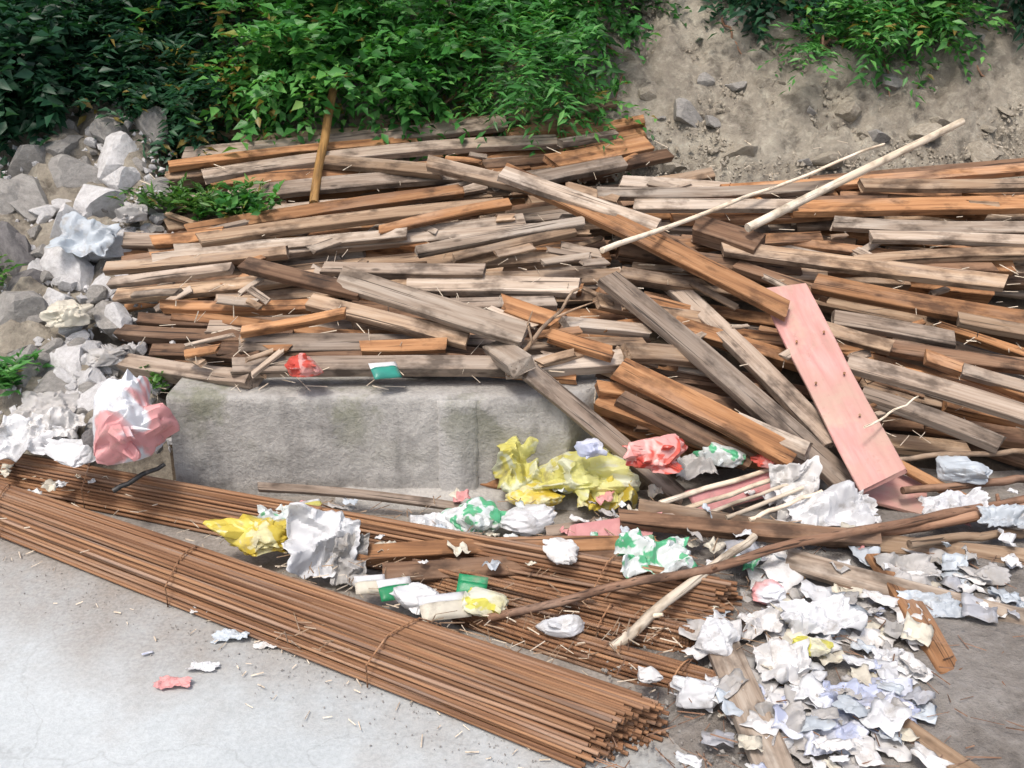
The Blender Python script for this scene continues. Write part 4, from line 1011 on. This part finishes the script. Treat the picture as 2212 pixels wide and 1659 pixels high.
def bush(name, cat, label, base, c, rad, n, leaf, mat, seed, tint=.5, per=13, lenr=(.16, .38), group=None, trunk_r=.03, clumps=9):
    """base: where it is rooted; c, rad: crown centre and radii; sprigs grow from clumps so gaps and lobes show"""
    g = random.Random(seed); root = empty(name, base); tag(root, label, cat, group); B = Vector(base); c = Vector(c)
    cl = []
    for i in range(clumps):
        u = Vector((g.gauss(0, 1), g.gauss(0, 1), g.gauss(0, .8))).normalized() * (g.random() ** .45)
        cl.append((c + Vector((u.x * rad[0], u.y * rad[1], u.z * rad[2])), g.uniform(.26, .5), g.uniform(-.22, .22)))
    sp = []
    m = (rad[0] + rad[1] + rad[2]) / 3
    for i in range(n):
        cc, r_, tt = g.choice(cl); u = Vector((g.gauss(0, 1), g.gauss(0, 1), g.gauss(0, 1))).normalized()
        p = cc + u * m * r_ * (g.random() ** .5)
        d = (u * .9 + (p - c).normalized() * .6 + Vector((g.uniform(-.3, .3), -.25, g.uniform(-.2, .5)))).normalized()
        sp.append((p - B, d, g.uniform(*lenr), per, tint + tt + g.uniform(-.12, .12)))
    nm = 'crown' if name.endswith('tree') else 'foliage'
    link(nm, leaves_mesh(nm, sp, leaf, seed), LEAF[mat], root)
    top = c - B
    st = [Vector((0, 0, -.15)), top * .35 + Vector((g.uniform(-.08, .08), 0, 0)), top * .8, top + Vector((0, 0, rad[2] * .3))]
    nm2 = 'trunk' if nm == 'crown' else 'stem'
    link(nm2, tube_mesh(nm2, st, [trunk_r, trunk_r * .8, trunk_r * .5, trunk_r * .25], 8), W['bark'], root)
    for i, (cc, r_, tt) in enumerate(cl[:10]):
        s0 = top * g.uniform(.3, .75); e = cc - B; mid = (s0 + e) / 2 + Vector((0, 0, .06))
        link('branch', tube_mesh('branch', [s0, mid, e], [trunk_r * .4, trunk_r * .25, .004], 6), W['bark'], root)
    return root
def B_(px, py, y, rw, rh, **k):
    y = S(px, max(py, 25), 0).y - k.pop('gap', .12) + (.25 if py < 0 else 0)
    c = Y(px, py, y); bx, by = c.x + k.pop('dx', 0), y + k.pop('by', .1); z = bank_z(bx, by) if by > 4.9 else surf(bx, by)
    d = depth(c); return bush(base=(bx, by, z), c=c, rad=(rw * d / F, k.pop('dep', .45), rh * d / F), **k)
B_(1040, 110, 5.55, 210, 120, n=620, leaf=.062, mat='bright', seed=1, tint=.5, name='bush', cat='bush', label='bright green bush hanging over the crest planks beside the bare slope', clumps=11)
B_(690, 150, 5.6, 220, 120, n=640, leaf=.062, mat='bright', seed=2, tint=.46, name='bush', cat='bush', label='green bush behind the ochre post', clumps=11)
B_(640, 10, 6.1, 260, 120, n=620, leaf=.07, mat='bright', seed=3, tint=.60, name='bush', cat='bush', label='light green bush above the ochre post, paler than its neighbours', clumps=10)
B_(950, -30, 6.2, 260, 110, n=560, leaf=.07, mat='bright', seed=4, tint=.38, name='bush', cat='bush', label='green bush cut off by the top edge above the thin reddish stick', clumps=10)
B_(470, 230, 5.6, 110, 70, n=260, leaf=.055, mat='dark', seed=5, tint=.75, name='bush', cat='bush', label='small green bush at the left end of the crest planks', clumps=6)
B_(340, 150, 6.2, 210, 130, n=560, leaf=.065, mat='dark', seed=6, tint=.5, name='bush', cat='bush', label='dark green shrub behind the topmost pale block', clumps=10)
B_(110, 140, 6.2, 190, 140, n=560, leaf=.065, mat='dark', seed=7, tint=.4, name='bush', cat='bush', label='dark green shrub at the left edge over the boulders', clumps=10)
B_(160, -40, 7.0, 330, 160, n=760, leaf=.08, mat='dark', seed=8, tint=.35, name='bush', cat='bush', label='darkest shrub in the upper left corner', clumps=12)
B_(1280, 0, 6.1, 120, 60, n=230, leaf=.06, mat='bright', seed=9, tint=.32, name='bush', cat='bush', label='sparse green spray where the bush meets the top of the slope', clumps=5)
B_(1980, 30, 5.55, 150, 42, n=230, leaf=.06, mat='bright', seed=10, tint=.42, name='bush', cat='bush', label='green spray hanging down the slope at the upper right', clumps=6, dep=.25)
B_(1780, 100, 5.4, 60, 40, n=50, leaf=.05, mat='bright', seed=11, tint=.5, name='bush', cat='bush', label='thin sprig on the slope above the buff stone', clumps=3, dep=.15)
B_(1640, -20, 6.0, 150, 40, n=240, leaf=.06, mat='dark', seed=12, tint=.6, name='bush', cat='bush', label='dark shrub along the brow of the slope', clumps=6, dep=.25)
B_(2100, -40, 6.0, 190, 60, n=330, leaf=.065, mat='dark', seed=13, tint=.35, name='bush', cat='bush', label='dark shrub in the upper right corner', clumps=7)
B_(1240, 230, 5.25, 70, 30, n=46, leaf=.045, mat='bright', seed=14, tint=.6, name='bush', cat='bush', label='low leafy spray over the right end of the crest', clumps=3, dep=.12)
# tall trees wholly above the view, added for the shade of their crowns
bush('tree', 'tree', 'unseen tall dark tree above the upper left corner, added for shade', (-2.6, 7.0, bank_z(0, 7.0)), (-2.4, 5.7, 4.3), (2.2, 1.7, 1.1), 2100, .10, 'dark', 20, .4, 12, (.25, .5), None, .10, 18)
bush('tree', 'tree', 'unseen tall tree with its boughs above the bright bushes', (.2, 8.4, bank_z(0, 8.4)), (.4, 8.6, 5.2), (2.2, 1.5, 1.2), 1200, .10, 'bright', 21, .4, 12, (.25, .5), None, .10, 18)
bush('tree', 'tree', 'unseen tree on the brow above the bare slope', (3.4, 8.6, bank_z(0, 8.6)), (3.0, 6.9, 4.6), (1.8, 1.4, 1.1), 1500, .10, 'dark', 22, .5, 12, (.25, .5), None, .09, 16)
# weeds between the planks
def weeds(px, py, wpx, n, label, seed, off=.05, mat='weed', tint=.5, L=(.08, .2), leaf=.05):
    c = S(px, py, off); d = depth(c); g = random.Random(seed); root = empty('weed', c); tag(root, label, 'weed'); sp = []
    for i in range(n):
        p = Vector((g.gauss(0, wpx * d / F * .35), g.gauss(0, .05), g.uniform(-.02, .03)))
        sp.append((p, Vector((g.uniform(-.6, .6), g.uniform(-.7, .1), g.uniform(.5, 1.2))).normalized(), g.uniform(*L), 9, tint + g.uniform(-.2, .2)))
    link('foliage', leaves_mesh('foliage', sp, leaf, seed), LEAF[mat], root)
weeds(440, 455, 170, 90, 'clump of fresh green weeds growing between the plank ends', 31, .06)
weeds(520, 470, 110, 40, 'darker weeds at the root of the bright orange board', 32, .04, 'bright', .4)
weeds(20, 830, 60, 34, 'small green tuft at the left edge beside the boulder', 33, .03, 'bright', .4)
weeds(345, 845, 40, 14, 'sprig of grass at the corner of the wall', 34, .02, 'weed', .6, (.05, .1), .03)
weeds(5, 610, 30, 16, 'little green tuft in the dark cleft at the left edge', 35, .03, 'weed', .6)
# undergrowth that reads as one mass on the shaded bank behind the bushes
def undergrowth():
    g = random.Random(77); sp = []
    for i in range(1700):
        x = g.uniform(-5.5, .9); y = g.uniform(5.75, 9.5)
        if x > .2 and y < 6.3: continue
        z = bank_z(x, y)
        sp.append((Vector((x, y, z + .05)), Vector((g.uniform(-.5, .5), -g.uniform(.3, 1), g.uniform(.2, 1.1))).normalized(), g.uniform(.2, .5), 10, g.uniform(.1, .6)))
    for i in range(500):
        x = g.uniform(.8, 5.5); y = g.uniform(6.2, 9.5)
        sp.append((Vector((x, y, bank_z(x, y) + .05)), Vector((g.uniform(-.5, .5), -g.uniform(.3, 1), g.uniform(.2, 1.1))).normalized(), g.uniform(.2, .45), 10, g.uniform(.1, .6)))
    tag(link('undergrowth', leaves_mesh('undergrowth', sp, .08, 5), LEAF['dark']), 'dark undergrowth covering the bank behind the bushes', None, None, 'stuff')
undergrowth()

# ------------------------------------------------------------------ what can be seen of the many: leave out what is wholly buried, give the rest a label of its own
MARKS = [('the ochre post', 700, 300), ('the clump of fresh weeds', 440, 455), ('the crest by the bright bush', 1000, 260), ('the end of the crest by the slope', 1330, 290),
    ('the crest by the rubble', 450, 330), ('the hollow under the slope', 1400, 370), ('the bright orange board', 750, 470), ('the ends over the pale sacks', 330, 580),
    ('the centre of the heap', 1080, 470), ('the dark hollow', 1150, 570), ('the wide whitish plank', 900, 660), ('the slanting short batten', 620, 690),
    ('the red scrap on the wall', 650, 770), ('the green packet on the wall', 830, 770), ('the corner of the wall', 380, 770), ('the forked twig', 1180, 700),
    ('the thick beige beam', 1280, 770), ('the top of the long grey plank', 1360, 640), ('the middle of the long grey plank', 1540, 740), ('the white pole tips', 1500, 500),
    ('the thinner white pole', 1650, 400), ('the thicker white pole', 1850, 390), ('the right rim of the heap', 2100, 400), ('the broad rusty board', 2050, 460),
    ('the long beige plank', 1900, 570), ('the top of the pink board', 1740, 620), ('the middle of the pink board', 1820, 760), ('the foot of the pink board', 1900, 960),
    ('the long orange board', 2050, 660), ('the long sloping grey plank', 2080, 840), ('the lower right of the heap', 2120, 940), ('the broad orange brown plank', 1480, 880),
    ('the litter at the wall end', 1400, 960), ('the red bag', 1430, 1010), ('the pale fan of sticks', 1620, 1070), ('the large yellow bag', 1250, 1060), ('the green printed bag', 1020, 1140),
    ('the bright yellow bag', 580, 1170), ('the squared timbers', 1100, 1220), ('the torn pink piece', 1930, 1080), ('the brown poles at the right', 2120, 1110),
    ('the crooked brown pole', 1500, 1240), ('the tall white bag', 1560, 1400), ('the greyish pink sack', 1660, 1285), ('the reddish plank', 1960, 1300), ('the foot of the reddish plank', 2060, 1480),
    ('the bright white sheet', 1780, 1340), ('the yellow wrapper', 1745, 1420), ('the large lilac sheet', 1870, 1520), ('the smaller lilac sheet', 1790, 1610), ('the half buried plank', 2050, 1270),
    ('the whitened plank', 1630, 1500), ('the right edge of the papers', 2180, 1300), ('the far left rods', 60, 1000), ('the brown clod', 200, 960), ('the rods under the pink sack', 200, 1050),
    ('the topmost pale block', 250, 250), ('the bluish sheet', 200, 440), ('the grey white sack', 310, 440), ('the bulky bluish sack', 170, 560), ('the cream sack', 150, 680), ('the dirty white sack', 230, 760),
    ('the pink printed sack', 260, 880), ('the far left boulders', 50, 500), ('the faint blue sheet', 90, 760),
    ('the small white stone', 1655, 178), ('the buff stone', 1830, 240), ('the hanging leaves', 1950, 120), ('the brow of the slope', 1650, 40), ('the bright bush', 1350, 180), ('the upper right corner', 2150, 60),
    ('the right end of the slope', 2150, 260), ('the slope foot', 1500, 330), ('the bare slope middle', 1500, 150), ('the buff outcrop', 1720, 90)]
COLN = {'weathered_grey_wood': 'grey', 'tan_wood': 'tan', 'orange_brown_wood': 'orange brown', 'dark_brown_wood': 'dark brown', 'pale_cement_stained_wood': 'pale', 'peeled_pale_pole_wood': 'cream',
        'white_plastic': 'white', 'white_paper': 'off white', 'dirty_white_sheet': 'dirty grey', 'bluish_white_sack': 'bluish', 'cream_sack': 'cream', 'grey_plastic': 'dark grey', 'pink_plastic': 'pink', 'green_printed_white_plastic': 'green tinted',
        'pale_stone': 'buff', 'grey_stone': 'grey', 'plaster_rubble': 'whitish'}
NOUN = {'plank': 'plank', 'offcut': 'broken offcut', 'paper_scrap': 'paper scrap', 'litter_scrap': 'litter scrap', 'rubble_lump': 'rubble lump', 'rock': 'stone'}
def survey():
    from mathutils.bvhtree import BVHTree
    bpy.context.view_layer.update(); hits = {}; vs = []; ps = []; own = []; base_ = 0
    for o in C.objects:
        if o.type != 'MESH' or o.data.attributes.get('tint'): continue
        me = o.data; n_ = len(me.vertices); co = np.empty(n_ * 3, np.float32); me.vertices.foreach_get('co', co)
        M = np.array(o.matrix_world, dtype=np.float64); co = co.reshape(-1, 3) @ M[:3, :3].T + M[:3, 3]
        me.calc_loop_triangles(); t = np.empty(len(me.loop_triangles) * 3, np.int32); me.loop_triangles.foreach_get('vertices', t)
        t = t.reshape(-1, 3) + base_; vs.append(co); ps.append(t); own += [o.name] * len(t); base_ += n_
    bvh = BVHTree.FromPolygons(np.concatenate(vs).tolist(), np.concatenate(ps).tolist(), all_triangles=True)
    many = {o.name for o in C.objects if o.get('group') and o.type == 'MESH' and o.name.split('.')[0] in NOUN}
    nx, ny = 512, 384
    for j in range(ny):
        py = (j + .5) * 1659 / ny
        for i in range(nx):
            px = (i + .5) * 2212 / nx
            loc, nr, idx, ds = bvh.ray_cast(O, ray(px, py).normalized())
            if idx is not None and own[idx] in many:
                h = hits.setdefault(own[idx], [0, 0, 0]); h[0] += 1; h[1] += px; h[2] += py
    info = {}
    for nme in many:
        o = bpy.data.objects[nme]; h = hits.get(nme)
        if not h or h[0] < 2: bpy.data.objects.remove(o); continue
        cx, cy = h[1] / h[0], h[2] / h[0]; base = nme.split('.')[0]
        xs = [c[0] for c in o.bound_box]; L = (max(xs) - min(xs)) * o.scale.x
        size = {'plank': 'short' if L < .6 else 'long' if L > .95 else 'medium', 'offcut': 'tiny' if L < .09 else 'small' if L < .14 else 'larger'}.get(base, 'tiny' if L < .045 else 'small' if L < .08 else 'larger')
        mk = min(MARKS, key=lambda m: math.hypot(m[1] - cx, (m[2] - cy) * 1.6))
        rel = 'just above' if mk[2] - cy > 28 else 'just below' if cy - mk[2] > 28 else 'beside'
        info.setdefault((size, COLN.get(o.data.materials[0].name, ''), NOUN[base], rel, mk[0]), []).append((cx, cy, o))
    for (size, col, noun, rel, mk), L in info.items():
        b = '%s %s %s %s %s' % (size, col, noun, rel, mk)
        if len(L) == 1: L[0][2]['label'] = b; continue
        wide = max(c[0] for c in L) - min(c[0] for c in L) > (max(c[1] for c in L) - min(c[1] for c in L))
        L.sort(key=lambda c: c[0] if wide else c[1]); n = len(L)
        w = {2: ['left', 'right'] if wide else ['upper', 'lower'], 3: ['leftmost', 'middle', 'rightmost'] if wide else ['topmost', 'middle', 'lowest']}.get(n)
        for i, (cx, cy, o) in enumerate(L):
            q = w[i] if w else (('first', 'second', 'third', 'fourth', 'fifth', 'sixth', 'seventh', 'eighth', 'ninth')[min(i, 8)] + (' from the left,' if wide else ' from the top,'))
            o['label'] = q + ' ' + b
survey()
